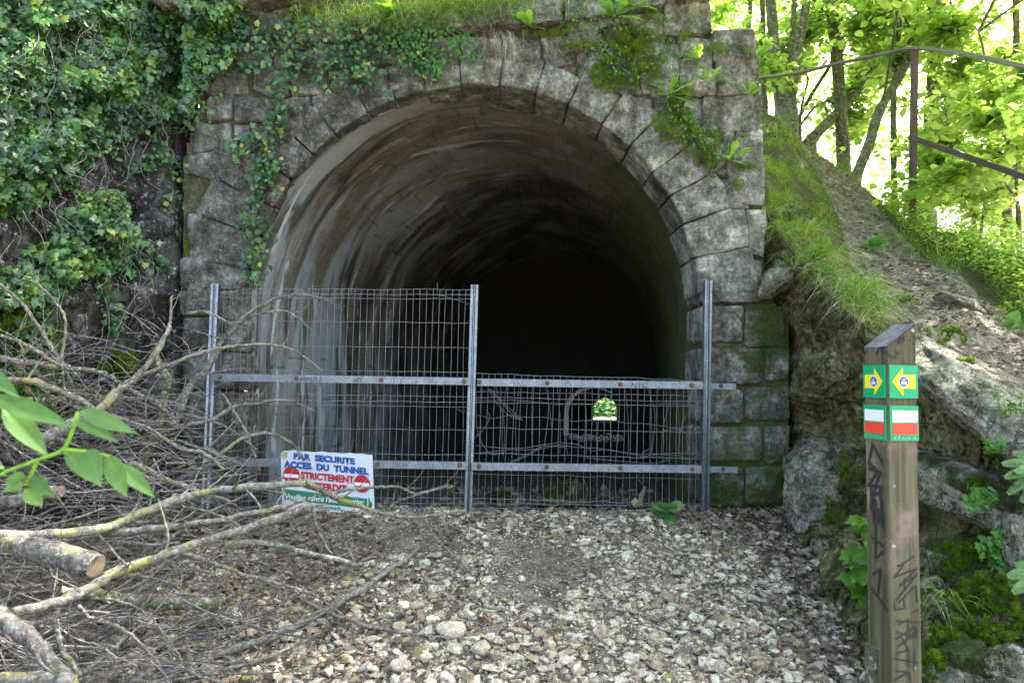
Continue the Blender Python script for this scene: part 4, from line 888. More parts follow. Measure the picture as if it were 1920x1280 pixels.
# marker scrawl
def stroke(bb, sd, pts, w, d=0.0025):
    P = [np.array([s_, z]) for s_, z in pts]
    for a, c in zip(P[:-1], P[1:]):
        t = (c - a) * np.array([pw / 2, 1]); t = t / max(np.linalg.norm(t), 1e-9); n_ = np.array([-t[1] / (pw / 2), t[0]]) * w / 2; e_ = t * np.array([2 / pw, 1]) * w * 0.3
        q = [a - n_ - e_, c - n_ + e_, c + n_ + e_, a + n_ - e_]; bb.add([face(sd, x_[0], x_[1], d + 0.00002 * len(bb.v)) for x_ in q], np.array([[0, 1, 2, 3]]))
def FP(sd, x_, y_):   # crop pixel (445x1280 view of the post) -> face coordinate
    py = 820 + y_ * 460 / 1280; k = y_ / 1280
    xl, xm, xr = 68 + 20 * k, 186 + 26 * k, 341 + 17 * k
    return ((x_ - xl) / (xm - xl) * 2 - 1, zpx(py)) if sd == 'L' else ((x_ - xm) / (xr - xm) * 2 - 1, zpx(py))
bb = Buf()
for L in [[(158, 132), (112, 50), (90, 150), (140, 185), (90, 270), (160, 265)], [(95, 180), (150, 190), (110, 340), (120, 470)], [(150, 270), (165, 480)], [(105, 280), (105, 400), (160, 390), (150, 300), (110, 320), (150, 440)], [(125, 340), (140, 460)]]: stroke(bb, 'L', [FP('L', *q) for q in L], 0.011)
for L in [[(130, 480), (128, 655)], [(105, 548), (168, 575)], [(128, 655), (168, 605)], [(115, 745), (155, 705), (140, 850)], [(108, 828), (190, 905)]]: stroke(bb, 'L', [FP('L', *q) for q in L], 0.008)
bb.build('graffiti', M['ink'], wp, False)
bb = Buf()
for L in [[(240, 672), (318, 622)], [(232, 668), (262, 665)], [(218, 730), (262, 668)], [(222, 725), (332, 685), (245, 775), (335, 715), (225, 850)], [(268, 735), (268, 800)], [(240, 860), (325, 775), (330, 860)], [(220, 862), (222, 900), (245, 890)], [(265, 842), (272, 890), (245, 895)], [(310, 915), (338, 900)],
          [(230, 955), (340, 968)], [(240, 975), (290, 950)], [(225, 1050), (325, 990), (330, 1050), (228, 1010)], [(285, 975), (300, 1050)], [(240, 1090), (335, 1010)], [(255, 1045), (290, 1110), (225, 1125)], [(290, 1110), (290, 1200)], [(320, 1110), (318, 1190)], [(218, 1150), (335, 1180)], [(230, 1215), (290, 1225), (220, 1265)], [(290, 1225), (300, 1275)]]:
    stroke(bb, 'R', [FP('R', *q) for q in L], 0.0045)
bb.build('graffiti', M['ink'], wp, False)
plate('L', -1.0, -0.1, 0.3, zpx(1228), 'mossbark', 0.012, wp, 'side_batten')
bb = Buf(); q = face('R', 0.5, zpx(1253), 0); dn = face('R', 0.5, zpx(1253), 1) - q; bb.tube([q, q + norm(dn) * 0.004], 0.005, 12); bb.build('screw', M['galv'], wp)

# ------------------------------------------------------------------ handrail on the path
hr = thing('handrail', at(1710, 435, 6.75), 'rusty brown metal handrail with tall post beside the hillside path', 'railing')
def bar(P, h1_, h2_, name, mt):
    bb = Buf(); P = np.asarray(P)
    for a, c in zip(P[:-1], P[1:]):
        ax = norm(c - a); z_ = norm(np.array([0, 0, 1]) - ax * ax[2]) if abs(ax[2]) < 0.9 else norm(np.array([0, 1, 0]) - ax * ax[1]); y_ = np.cross(z_, ax)
        bb.box((a + c) / 2, [np.linalg.norm(c - a) / 2 + 0.004, h1_, h2_], np.array([ax, y_, z_]), 0.5)
    bb.build(name, M[mt], hr, False)
YH = 6.75
bar([at(1710, 470, YH), at(1715, 92, YH)], 0.026, 0.026, 'post', 'rail')
bb = Buf(); P = catmull(PXR([(1421, 147, 7.6), (1490, 138, 7.5), (1560, 122, 7.3), (1640, 105, 7.0), (1712, 91, 6.75), (1790, 98, 6.0), (1870, 114, 5.3), (1960, 135, 4.7), (2250, 200, 3.8)]), np.linspace(0, 8, 60)); bb.tube(P, 0.019, 10, 0.5); bb.build('top_rail', M['railtop'], hr)
bar([at(1705, 257, YH - 0.05), at(1800, 290, 6.05), at(1925, 333, 5.25), at(2250, 440, 4.2)], 0.006, 0.025, 'mid_rail', 'rail')

# ------------------------------------------------------------------ vegetation helpers
def leaf_tpl(kind):
    if kind == 'ivy': h = [(-0.18, -0.1, -.02), (-0.48, 0.02, -.07), (-0.34, 0.3, -.03), (-0.46, 0.52, -.08), (-0.18, 0.66, -.03)]
    elif kind == 'oval': h = [(-0.2, 0.18, -.03), (-0.3, 0.45, -.06), (-0.2, 0.75, -.05)]
    elif kind == 'ashleaf': h = [(-0.3 * math.sin(math.pi * q ** 0.8) ** 0.85 * (1 + 0.06 * (i % 2)), q, -.05 + 0.1 * math.sin(math.pi * q) * 0.5 - 0.09 * q) for i, q in enumerate((0.06, 0.14, 0.23, 0.33, 0.44, 0.55, 0.66, 0.76, 0.86, 0.94))]
    elif kind == 'round': h = [(-0.3, 0.08, -.04), (-0.44, 0.4, -.07), (-0.3, 0.72, -.05)]
    elif kind == 'lance': h = [(-0.1, 0.2, -.02), (-0.15, 0.5, -.04), (-0.09, 0.78, -.03)]
    elif kind == 'tooth': h = [(-0.1, 0.15, -.02), (-0.16, 0.4, -.04), (-0.13, 0.5, -.03), (-0.22, 0.62, -.05), (-0.14, 0.72, -.04), (-0.18, 0.82, -.05)]
    elif kind == 'tri': return np.array([(-0.25, 0, 0), (0.25, 0, 0), (0, 1, 0.0)]), np.array([[0, 1, 2]])
    elif kind == 'dead': return np.array([(0, 0, 0.12), (-0.32, 0.3, -.05), (-0.22, 0.8, 0.15), (0, 1, 0.0), (0.3, 0.7, 0.18), (0.28, 0.25, 0.02), (0, 0.5, 0.0)]), np.array([[6, 0, 1], [6, 1, 2], [6, 2, 3], [6, 3, 4], [6, 4, 5], [6, 5, 0]])
    n = len(h); V = [(0, 0, 0), (0, 0.48, 0.0)] + h + [(0, 1, -.1)] + [(-x, y, z) for x, y, z in h]
    T = []; c = 1; L = [0] + list(range(2, 2 + n)) + [2 + n]; Rr = [0] + list(range(3 + n, 3 + 2 * n)) + [2 + n]
    for a, q in zip(L[:-1], L[1:]): T.append([c, q, a])
    for a, q in zip(Rr[:-1], Rr[1:]): T.append([c, a, q])
    return np.array(V), np.array(T)
def leaves(buf, P, N, D, size, kind, tint, wid=1.0, curl=0.0):
    """N leaf blades: P base points, N face normals, D tip directions"""
    V, T = leaf_tpl(kind); P = np.asarray(P, float); k = len(P)
    if k == 0: return
    size = np.broadcast_to(size, (k,))[:, None, None]; wid = np.broadcast_to(wid, (k,))[:, None, None]
    D = norm(D); N = norm(N - D * np.sum(N * D, -1, keepdims=True)); X = np.cross(D, N)
    W_ = P[:, None] + size * (V[None, :, :1] * wid * X[:, None] + V[None, :, 1:2] * D[:, None] + V[None, :, 2:3] * N[:, None])
    if curl: W_[..., 2] -= curl * (size[..., 0]) * V[None, :, 1] ** 2
    F = (T[None] + (np.arange(k) * len(V))[:, None, None]).reshape(-1, 3)
    buf.add(W_.reshape(-1, 3), F, np.repeat(np.broadcast_to(tint, (k,)), len(V)))
def rv(n, s=1.0): return rng.normal(size=(n, 3)) * s
def blades(buf, P, U, H, L, W_, bend, tint, seg=4):
    """grass: root P, up U, lean direction H (bends over), length L, width W_"""
    P = np.asarray(P, float); k = len(P); U = norm(np.broadcast_to(U, (k, 3))); H = norm(H); L = np.broadcast_to(L, (k,)); bend = np.broadcast_to(bend, (k,)); W_ = np.broadcast_to(W_, (k,))
    side = norm(np.cross(U, H) + 1e-6); rows = []
    for q in range(seg + 1):
        t = q / seg; C_ = P + (U * (t - 0.55 * bend[:, None] * t * t) + H * (bend[:, None] * (0.25 * t + 0.75 * t * t))) * L[:, None] - np.array([0, 0, 1.0]) * (np.maximum(bend - 0.6, 0) * t ** 3 * L)[:, None] * 0.9
        w = (W_ * (1 - t ** 1.6) * 0.5 + 0.0002)[:, None] * side; rows += [C_ - w, C_ + w]
    V = np.stack(rows, 1); m_ = 2 * (seg + 1); F = np.array([[2 * q, 2 * q + 1, 2 * q + 3, 2 * q + 2] for q in range(seg)])
    buf.add(V.reshape(-1, 3), (F[None] + (np.arange(k) * m_)[:, None, None]).reshape(-1, 4), np.repeat(np.broadcast_to(tint, (k,)), m_))
def veined_leaf(buf, a, c, w, nrm, tint, n1=22, n2=13, droop=0.12):
    L = np.linalg.norm(c - a); D = (c - a) / L; N_ = norm(nrm - D * (nrm @ D)); X = np.cross(D, N_); u, v = np.meshgrid(np.linspace(0, 1, n1), np.linspace(-1, 1, n2), indexing='ij')
    prof = np.sin(math.pi * u ** 0.85) ** 0.9 * (1 - 0.25 * u) * 1.15; edge = 1 + 0.035 * np.sin(u * 60) * (np.abs(v) > 0.9)
    ph = (u * 11 - np.abs(v) * 2.2); vein = np.exp(-((ph - np.round(ph)) / 0.11) ** 2); mid_r = np.exp(-(v / 0.09) ** 2)
    z = 0.22 * w * np.abs(v) * prof - droop * L * u ** 2 + 0.02 * w * np.cos(2 * math.pi * ph) * (np.abs(v) > 0.1) + 0.05 * w * np.sin(u * 7 + v * 2)
    P = a + D * (L * u)[..., None] + X * (w * prof * v * edge)[..., None] + N_ * z[..., None]
    buf.grid(P, np.clip(tint + 0.25 * mid_r + 0.16 * vein + 0.10 * fbm(P * 60, 3, 3), 0, 1))
def runpath(pts, n): return catmull(np.asarray(pts, float), np.linspace(0, len(pts) - 1, n))

# ------------------------------------------------------------------ ivy on cliff and masonry
def wallY(px, py): return np.where(np.asarray(px) < 345, cliffY(px, py), YW - 0.06)
ivy = thing('ivy', at(120, 560, 4.8), 'dense dark green ivy curtain hanging over the left cliff', 'ivy')
dens = [(-500, -300), (330, -120), (450, -20), (470, 60), (400, 150), (335, 215), (255, 245), (215, 290), (235, 360), (255, 430), (300, 480), (300, 520), (225, 505), (150, 520), (110, 560), (60, 560), (0, 575), (-120, 600), (-500, 640)]
px = rng.uniform(-500, 470, 58000); py = rng.uniform(-300, 640, 58000); k = inpoly(px, py, dens)
nz_ = fbm(np.stack([px / 70, py / 70, 0 * px], -1), 61, 4); k &= (nz_ > -0.26 - 0.35 * sstep(420, 150, py) * sstep(360, 150, px)) & (rng.random(len(px)) < np.where(px < 0, 0.45, 1.0))
px, py = px[k], py[k]; n = len(px); off = rng.uniform(0.01, 0.16, n) * (0.5 + sstep(-0.1, 0.4, nz_[k]))
P = at(px, py, wallY(px, py) - off); side = fbm(np.stack([px / 35, py / 35, 0 * px + 5], -1), 63, 3)
N_ = np.array([0.25, -0.85, 0.45]) + rv(n, 0.38); D = np.array([0.25, -0.25, -1.0]) + rv(n, 0.45)
b = Buf(); leaves(b, P, N_, D, np.clip(np.exp(rng.normal(size=n) * 0.32) * 0.042, 0.02, 0.085), 'ivy', np.clip(0.40 + 0.5 * side + rng.normal(size=n) * 0.16 + (rng.random(n) < 0.035) * 0.5, 0, 1))
b.build('foliage', M['ivy'], ivy, False)
b = Buf()
for k in range(130):
    x0, y0 = rng.uniform(-100, 330), rng.uniform(-60, 500)
    if not inpoly(np.array([x0]), np.array([y0]), dens)[0]: continue
    q = [(x0, y0)]
    for j in range(6): q.append((q[-1][0] + rng.normal() * 14 + 4, q[-1][1] + rng.uniform(5, 32)))
    q = np.array(q); b.tube(runpath(at(q[:, 0], q[:, 1], wallY(q[:, 0], q[:, 1]) - rng.uniform(0.03, 0.15)), 16), rng.uniform(0.0015, 0.004), 4, rng.uniform(0.3, 0.9), False)
b.build('vine_stem', M['twig'], ivy)
def vine(name, label, strands, sigma, per, size=(0.028, 0.058), mat='ivy', base=0.35, stem=True, cat='ivy', kind='ivy', Yf=None):
    q0 = strands[0][0]; Yf = Yf or wallY
    t = thing(name, at(q0[0], q0[1], float(Yf(np.array([q0[0]]), np.array([q0[1]]))[0])), label, cat); bl = Buf()
    for s_ in strands:
        bs = Buf()
        s_ = np.array(s_, float); L = np.linalg.norm(np.diff(s_, axis=0), axis=1).sum(); n = int(L * per); u = rng.uniform(0, len(s_) - 1, n)
        c = catmull(s_, u); x_, y_ = c[:, 0] + rng.normal(size=n) * sigma, c[:, 1] + rng.normal(size=n) * sigma
        P = at(x_, y_, Yf(x_, y_) - rng.uniform(0.01, 0.09, n))
        leaves(bl, P, np.array([0.2, -0.85, 0.45]) + rv(n, 0.38), np.array([0.1, -0.25, -1.0]) + rv(n, 0.5), rng.uniform(*size, n), kind, np.clip(base + rng.normal(size=n) * 0.2 + (rng.random(n) < 0.07) * 0.6, 0, 1))
        c = catmull(s_, np.linspace(0, len(s_) - 1, 24)) + np.cumsum(rng.normal(size=(24, 2)) * 1.2, 0)
        bs.tube(at(c[:, 0], c[:, 1], Yf(c[:, 0], c[:, 1]) - 0.025), 0.0028, 4, 0.6, False)
        if stem: bs.build('vine_stem', M['twig'], t)
    bl.build('foliage', M[mat], t, False)
    return t
vine('ivy', 'ivy trailing along the rubble masonry above the left half of the arch', [[(380, 70), (480, 62), (580, 75), (680, 85), (760, 70)], [(450, 110), (540, 100), (620, 115), (700, 120)], [(640, 40), (700, 60), (760, 95), (810, 120)], [(520, 40), (600, 45), (680, 50)], [(600, 130), (660, 142), (700, 150)]], 17, 0.75)
vine('ivy', 'ivy strand hanging down the left voussoirs of the arch', [[(545, 120), (525, 160), (530, 200), (515, 235)], [(505, 230), (470, 260), (430, 280)], [(500, 270), (490, 310), (480, 350), (470, 400), (478, 430)], [(480, 300), (510, 310), (500, 330)], [(485, 440), (480, 480), (470, 520)]], 13, 0.85)
vine('ivy', 'thin ivy sprays creeping over the dark cliff beside the arch', [[(230, 330), (280, 300), (330, 300)], [(290, 240), (310, 290), (325, 330), (320, 400)], [(200, 480), (250, 470), (310, 500)], [(180, 520), (210, 560), (215, 620)], [(60, 560), (90, 620), (70, 690)], [(330, 215), (360, 170), (370, 120)]], 11, 0.6)
vine('creeper', 'light green herb with small ferny leaves growing among the ivy at upper left', [[(200, 10), (250, 60), (300, 110), (350, 165)], [(240, 30), (300, 80), (360, 130)], [(220, 60), (270, 120), (320, 180)], [(280, 130), (330, 190), (370, 205)]], 24, 1.7, (0.022, 0.045), 'herb', 0.5, True, 'creeper', 'ivy')
vine('creeper', 'bright leafy trailing plant hanging from the wall top above the crown of the arch', [[(730, 20), (760, 60), (800, 90), (815, 125)], [(790, 20), (820, 60), (870, 80)], [(860, 60), (880, 90), (870, 110)], [(720, 60), (770, 100), (825, 135)]], 14, 1.3, (0.025, 0.05), 'herb', 0.55, True, 'creeper', 'oval')
vine('creeper', 'small-leaved trailing herb in the mossy joints above the right haunch', [[(1120, 70), (1150, 110), (1190, 150)], [(1230, 60), (1250, 120), (1262, 180)], [(1270, 190), (1300, 240), (1335, 290)], [(1080, 30), (1120, 40), (1170, 50)]], 16, 1.1, (0.018, 0.036), 'herb', 0.6, True, 'creeper', 'oval')
vine('ivy', 'small ivy patch low on the mossy cliff behind the branch pile', [[(20, 620), (60, 640), (110, 700), (130, 760)], [(0, 700), (60, 730), (110, 780)], [(150, 760), (170, 800)]], 18, 0.9, (0.03, 0.055), 'ivy', 0.5)
vine('creeper', 'leafy sprig with ivy-shaped leaves on the mossy rocks at the lower right', [[(1850, 920), (1835, 935), (1810, 925)], [(1880, 1080), (1870, 1030), (1880, 1000)], [(1845, 1015), (1870, 1045), (1895, 1060)]], 9, 0.9, (0.025, 0.05), 'herb', 0.6, True, 'creeper', 'ivy', lambda x, y: 3.15 + 0 * np.asarray(x))

# ------------------------------------------------------------------ moss cushions, grass
b = Buf()
def moss_blob(px, py, rx, ry, Yf, n, h=0.02, tb=0.45):
    n = int(n * 4); h *= 0.95; rx *= 1.3; ry *= 1.3
    a = rng.uniform(0, 2 * math.pi, n); r_ = np.sqrt(rng.random(n)); x_ = px + rx * r_ * np.cos(a); y_ = py + ry * r_ * np.sin(a)
    w = fbm(np.stack([x_ / 14, y_ / 14, 0 * x_], -1), 71, 3); k = w > -0.3 + 0.75 * np.maximum(r_ - 0.45, 0); x_, y_, r_, w = x_[k], y_[k], r_[k], w[k]; n = len(x_)
    P = at(x_, y_, Yf(x_, y_) - (0.028 * (1 - r_ ** 2) + 0.008) * (0.6 + w)); leaves(b, P, rv(n), np.array([0, -0.8, 0.5]) + rv(n, 0.5), rng.uniform(0.5, 1.2, n) * h, 'tri', np.clip(tb + 0.5 * w + rng.normal(size=n) * 0.15, 0, 1))
wf = lambda x, y: YW - 0.07 + 0 * np.asarray(x)
for q in [(1185, 115, 55, 45, 2600), (1150, 135, 40, 28, 1300), (1200, 70, 45, 22, 900), (1262, 225, 32, 34, 1300), (1310, 262, 34, 22, 900), (1325, 290, 20, 24, 500), (1085, 85, 30, 10, 400), (1235, 30, 40, 12, 400), (1360, 92, 40, 10, 350), (1290, 60, 18, 22, 300), (1275, 185, 22, 20, 400), (1375, 345, 16, 14, 200), (1030, 62, 40, 7, 300),
          (1350, 255, 50, 5, 250), (1065, 25, 14, 28, 400), (505, 450, 9, 12, 200), (1400, 312, 30, 5, 200)]: moss_blob(*q[:4], wf, q[4], 0.016, 0.62)
cf = lambda x, y: cliffY(x, y) - 0.03
for q in [(228, 692, 34, 30, 1800), (40, 610, 60, 24, 1300), (20, 680, 40, 16, 600), (95, 700, 25, 25, 500), (145, 745, 30, 22, 500), (100, 640, 30, 20, 400)]: moss_blob(*q[:4], cf, q[4], 0.02, 0.55)
rb = lambda Y0: (lambda x, y: Y0 + 0 * np.asarray(x))
for q, Y0 in [((1770, 630, 40, 16, 700), 3.85), ((1815, 690, 34, 16, 600), 3.6), ((1860, 770, 30, 14, 500), 3.35), ((1790, 1040, 30, 22, 800), 3.18), ((1845, 1120, 50, 40, 2400), 2.95), ((1830, 1180, 50, 20, 900), 2.85), ((1870, 1205, 30, 22, 700), 2.75), ((1770, 1190, 24, 22, 600), 2.75), ((1750, 1245, 20, 22, 700), 2.65), ((1840, 905, 40, 10, 500), 3.4), ((1900, 1170, 24, 30, 600), 2.8), ((1590, 880, 22, 30, 600), 4.55), ((1560, 960, 20, 26, 500), 4.55), ((1500, 400, 24, 12, 400), 5.6), ((1910, 590, 40, 20, 500), 4.6), ((1700, 560, 16, 8, 200), 4.9)]:
    moss_blob(*q[:4], rb(Y0), q[4], 0.016, 0.45)
tag(b.build('moss', M['moss'], smooth=False), kind='stuff')

def turf(n, u, v, L, tint, bend, keep=None, w=0.004, lean=None):
    U_, V_ = rng.uniform(*u, n), rng.uniform(*v, n); k = np.ones(n, bool)
    k &= ~(on_path(U_, V_) & (rng.random(n) < 0.82))
    cl = fbm(np.stack([U_ * 3, V_ * 4, 0 * U_], -1), 81, 3); k &= cl > -0.22 + 0.35 * rng.random(n)
    if keep is not None: k &= keep(U_, V_)
    U_, V_, cl = U_[k], V_[k], cl[k]; n = len(U_); P = hpt(U_, V_) - np.array([0, 0, 0.01]); H = rv(n) * np.array([1, 1, 0]) + (np.array(lean) if lean is not None else 0)
    return P, H, rng.uniform(*L, n) * (0.7 + 0.8 * np.clip(cl + 0.3, 0, 1)), np.clip(tint + 0.3 * cl + rng.normal(size=n) * 0.14, 0, 1), rng.uniform(*bend, n)
b = Buf()
for args in [(14000, (0.6, 3.6), (0.5, 3.6), (0.05, 0.12), 0.36, (0.3, 1.4)), (3600, (0.4, 2.6), (0.1, 1.6), (0.05, 0.14), 0.36, (0.5, 1.3)), (8000, (3.2, 8), (2.0, 4.0), (0.1, 0.24), 0.38, (0.3, 1.0)), (2500, (3.0, 8), (0.1, 1.0), (0.04, 0.1), 0.5, (0.4, 1.2)), (9000, (1, 8), (2.8, 4.0), (0.12, 0.3), 0.4, (0.3, 1.0))]:
    P, H, L, t, bd = turf(*args); blades(b, P, np.array([0, 0, 1.0]) + rv(len(P), 0.25), H, L, 0.0035, bd, t)
# grass along the wall top
n = 11000; x_ = rng.uniform(560, 1240, n); k = rng.random(n) < np.interp(x_, [560, 640, 720, 900, 960, 1000, 1100, 1240], [0.3, 0.5, 1, 1, 0.6, 0.15, 0.1, 0.2]); x_ = x_[k]; n = len(x_)
yl = np.interp(x_, [560, 640, 850, 1050, 1335], [60, 50, 27, 8, -30]); y_ = yl + rng.uniform(-18, 26, n); P = at(x_, y_, YW - 0.08 + rng.uniform(-0.02, 0.25, n)); P[:, 2] -= 0.02
blades(b, P, np.array([0, -0.25, 1.0]) + rv(n, 0.3), rv(n) * np.array([1, .6, 0]) + np.array([0, -0.9, 0]), rng.uniform(0.08, 0.30, n), 0.004, rng.uniform(0.4, 1.5, n), np.clip(0.42 + rng.normal(size=n) * 0.22, 0, 1))
n = 9000; x_ = rng.uniform(-3.0, 1.6, n); y_ = rng.uniform(5.5, 8.0, n); P = np.stack([x_, y_, np.interp(x_, [-9, -1.5, -0.4, 0.35, 1.3, 1.55, 1.9], [4.9, 4.35, 4.25, 4.42, 4.42, 4.2, 3.9]) - 0.05 + (y_ - 5.45) * 0.32 * sstep(2.6, -1.0, x_)], -1)
blades(b, P, np.array([0, -0.1, 1.0]) + rv(n, 0.25), rv(n) * np.array([1, 1, 0]), rng.uniform(0.12, 0.35, n), 0.005, rng.uniform(0.3, 1.0, n), np.clip(0.45 + rng.normal(size=n) * 0.15, 0, 1))
tag(b.build('grass', M['grass'], smooth=False), kind='stuff')

def tuft(name, label, centers, n, L, mat='grass', tint=0.35, lean=(0, -0.8, 0), up=(0, -0.2, 0.9), bend=(0.8, 1.7), spread=0.06, w=0.0045, cat='grass tuft'):
    c0 = np.mean([at(*c) for c in centers], 0); t = thing(name, c0, label, cat); bb = Buf(); bd = Buf()
    for c in centers:
        P = at(*c) + rv(n, spread) * np.array([1, 0.6, 0.5]); blades(bb, P, np.array(up) + rv(n, 0.3), rv(n) * np.array([1, 0.5, 0]) + np.array(lean), rng.uniform(*L, n), w, rng.uniform(*bend, n), np.clip(tint + rng.normal(size=n) * 0.17, 0, 1), 6)
        m_ = n // 4; P = at(*c) + rv(m_, spread) * np.array([1, 0.6, 0.5]) - np.array([0, 0, 0.02])
        blades(bd, P, np.array([0, -0.6, 0.2]) + rv(m_, 0.3), rv(m_) * np.array([1, 0.4, 0]) + np.array(lean), rng.uniform(L[0] * .7, L[1] * .9, m_), w * 0.7, rng.uniform(1.2, 1.9, m_), rng.random(m_), 6)
    bb.build('green_blades', M[mat], t, False); bd.build('dry_blades', M['drygrass'], t, False); return t
tuft('grass_tuft', 'long-bladed grass tuft spilling over the rock lip in the middle of the bank', [(1520, 490, 4.95), (1555, 520, 4.8), (1580, 545, 4.65), (1545, 480, 5.0)], 90, (0.12, 0.29), tint=0.26, w=0.005)
tuft('grass_tuft', 'grass tuft with dry straw just left of the waymark post top', [(1625, 545, 4.45), (1645, 580, 4.35), (1610, 570, 4.45)], 80, (0.11, 0.26), tint=0.3, w=0.005)
tuft('grass_tuft', 'shaggy bright grass tuft on the lip next to the portal corner', [(1440, 400, 5.5), (1470, 430, 5.35), (1510, 425, 5.5), (1445, 435, 5.4)], 60, (0.10, 0.2), tint=0.38, w=0.0045)
tuft('dry_grass', 'straw-coloured dry grass hanging from the wall top over the crown of the arch', [(940, 62, 5.2), (950, 68, 5.2), (928, 66, 5.2)], 26, (0.08, 0.30), 'drygrass', 0.25, lean=(0.2, -1.2, -2.6), up=(0, -1.0, -0.7), spread=0.05, bend=(0.6, 1.5), w=0.0028)
tuft('dry_grass', 'wiry grey grass wisps on the top right coping stone', [(1290, 22, 5.2), (1310, 30, 5.2)], 30, (0.12, 0.25), 'drygrass', 0.3, spread=0.05, w=0.0025)
tuft('grass_tuft', 'thin grass beside the foot of the waymark post on the right', [(1748, 1100, 2.95), (1750, 1130, 2.95)], 14, (0.08, 0.16), tint=0.4)

def rosette(label, px, py, Y, n, L, kind='tooth', mat='rosette', tint=0.6, wid=1.0, up=(0, -0.5, 0.8), spread=0.9, name='wall_plant', cat='plant', stemL=0.02, droop=0.25):
    c = at(px, py, Y); t = thing(name, c, label, cat); bl, bs = Buf(), Buf()
    D = norm(np.array(up) + rv(n, 1) * spread * np.array([1, 0.6, 0.7])); st_ = c + D * stemL
    leaves(bl, st_, norm(np.array([0, -0.4, 1.0]) + rv(n, 0.25)), D, rng.uniform(0.55, 1.1, n) * L, kind, np.clip(tint + rng.normal(size=n) * 0.2, 0, 1), wid, droop)
    for p in st_: bs.tube([c, (c + p) / 2, p], 0.002, 4, 0.7, False)
    bl.build('leaf', M[mat], t); bs.build('stem', M['rosette'], t); return t
for lb, px, py, n, L in [('leafy green rosette in the moss above the right haunch of the arch', 1255, 180, 8, 0.17), ('pale green plant rooted in the joint below it near the right quoins', 1330, 155, 7, 0.15), ('toothed light green plant in the mossy joint beside the lower quoin', 1367, 300, 7, 0.14),
                         ('upright lettuce-green plant on the coping right of the hanging dry grass', 995, 52, 6, 0.15), ('large light green rosette with dry roots on the top coping', 1152, 32, 9, 0.19), ('small leafy plant on the wall top left of the corner stone', 1188, 12, 6, 0.15),
                         ('small green plant at the outer edge of the quoins level with the railing', 1405, 182, 6, 0.11), ('little green seedling by the upper right quoins', 1305, 115, 6, 0.12), ('bright leafy plant on the wall top at the left of the coping', 740, 30, 9, 0.15)]:
    rosette(lb, px, py, YW - 0.09, n + 3, L * 1.25, tint=0.72)
rosette('broad green leaves lying on the gravel at the foot of the fence', 1245, 953, 5.05, 6, 0.16, 'round', 'ash', 0.5, 1.1, (0, -0.5, 0.35), 0.8, 'ground_plant')
rosette('glossy broad-leaved plant on the bank at the right edge', 1890, 620, 4.0, 9, 0.14, 'oval', 'ash', 0.35, 0.9, (0, -0.3, 0.8), 0.9, 'ground_plant')
rosette('small bushy green plant on the hillside path edge', 1640, 465, 5.9, 26, 0.13, 'lance', 'herb', 0.6, 1.6, (0, -0.2, 0.8), 0.8, 'ground_plant')
def herb_stem(name, label, cat, stems, leafL, kind, mat, tint, per=16, wid=1.2):
    t = thing(name, stems[0][0], label, cat); bl, bs = Buf(), Buf()
    for s_ in stems:
        s_ = np.array(s_); c = runpath(s_, 14); bs.tube(c, np.linspace(0.004, 0.0015, 14), 5, 0.6, False)
        u = rng.uniform(0.1, 1, per) * (len(s_) - 1); P = catmull(s_, u); a = rng.uniform(0, 2 * math.pi, per); D = np.stack([np.cos(a), np.sin(a) * 0.8 - 0.2, rng.uniform(-0.3, 0.4, per)], -1)
        leaves(bl, P, np.array([0, -0.5, 0.8]) + rv(per, 0.3), D, rng.uniform(0.6, 1.1, per) * leafL * (1.15 - 0.4 * u / (len(s_) - 1)), kind, np.clip(tint + rng.normal(size=per) * 0.18, 0, 1), wid, 0.2)
    bl.build('leaf', M[mat], t); bs.build('stem', M['rosette'], t); return t
herb_stem('weed', 'tall bright green weed with lobed leaves growing left of the waymark post', 'plant', [[at(1615, 1135, 3.9), at(1622, 1060, 3.85), at(1618, 990, 3.85), at(1612, 968, 3.8)], [at(1618, 1140, 3.85), at(1600, 1080, 3.8), at(1590, 1010, 3.8)], [at(1625, 1140, 3.9), at(1632, 1070, 3.85), at(1630, 1000, 3.85)]], 0.13, 'ivy', 'rosette', 0.45, 15, 1.0)
def fern(label, base, tips, name='fern', leafL=0.015):
    t = thing(name, at(*base), label, 'fern'); bl, bs = Buf(), Buf(); c0 = at(*base)
    for tp in tips:
        e = at(*tp); m_ = (c0 + e) / 2 + np.array([0, -0.02, 0.05]); c = runpath([c0, m_, e], 34); bs.tube(c, np.linspace(0.002, 0.0008, 34), 4, 0.5, False)
        T_ = norm(np.gradient(c, axis=0)); S_ = norm(np.cross(T_, np.array([0, -1.0, 0.6])))
        for sg in (-1, 1): leaves(bl, c[3:], np.array([0, -0.6, 0.8]) + rv(31, 0.15), S_[3:] * sg + T_[3:] * 0.4, leafL * np.sin(np.linspace(0.5, 3.0, 31)) * 1.5 + 0.006, 'lance', np.clip(0.2 + rng.normal(size=31) * 0.15, 0, 1), 1.6)
    bl.build('frond', M['herb'], t, False); bs.build('stem', M['rosette'], t)
fern('fern with narrow fronds at the right edge above the tilted slab boulder', (1960, 915, 3.0), [(1880, 870, 2.9), (1885, 895, 2.85), (1900, 850, 2.95), (1890, 925, 2.85), (1915, 940, 2.85), (1905, 885, 2.85)])
fern('fern at the right edge beside the thick mossy boulder', (1950, 1120, 2.75), [(1890, 1080, 2.65), (1900, 1110, 2.6), (1905, 1060, 2.7), (1895, 1095, 2.65)])
herb_stem('heath_plant', 'wispy grey-green plant with tiny leaves on the rocky rim at the right edge', 'plant', [[at(1880 + 8 * k, 800 - 4 * (k % 3), 3.2), at(1875 + 10 * k, 765, 3.15), at(1868 + 11 * k, 735 + 6 * (k % 4), 3.15)] for k in range(7)], 0.022, 'lance', 'herb', 0.5, 40, 2.0)
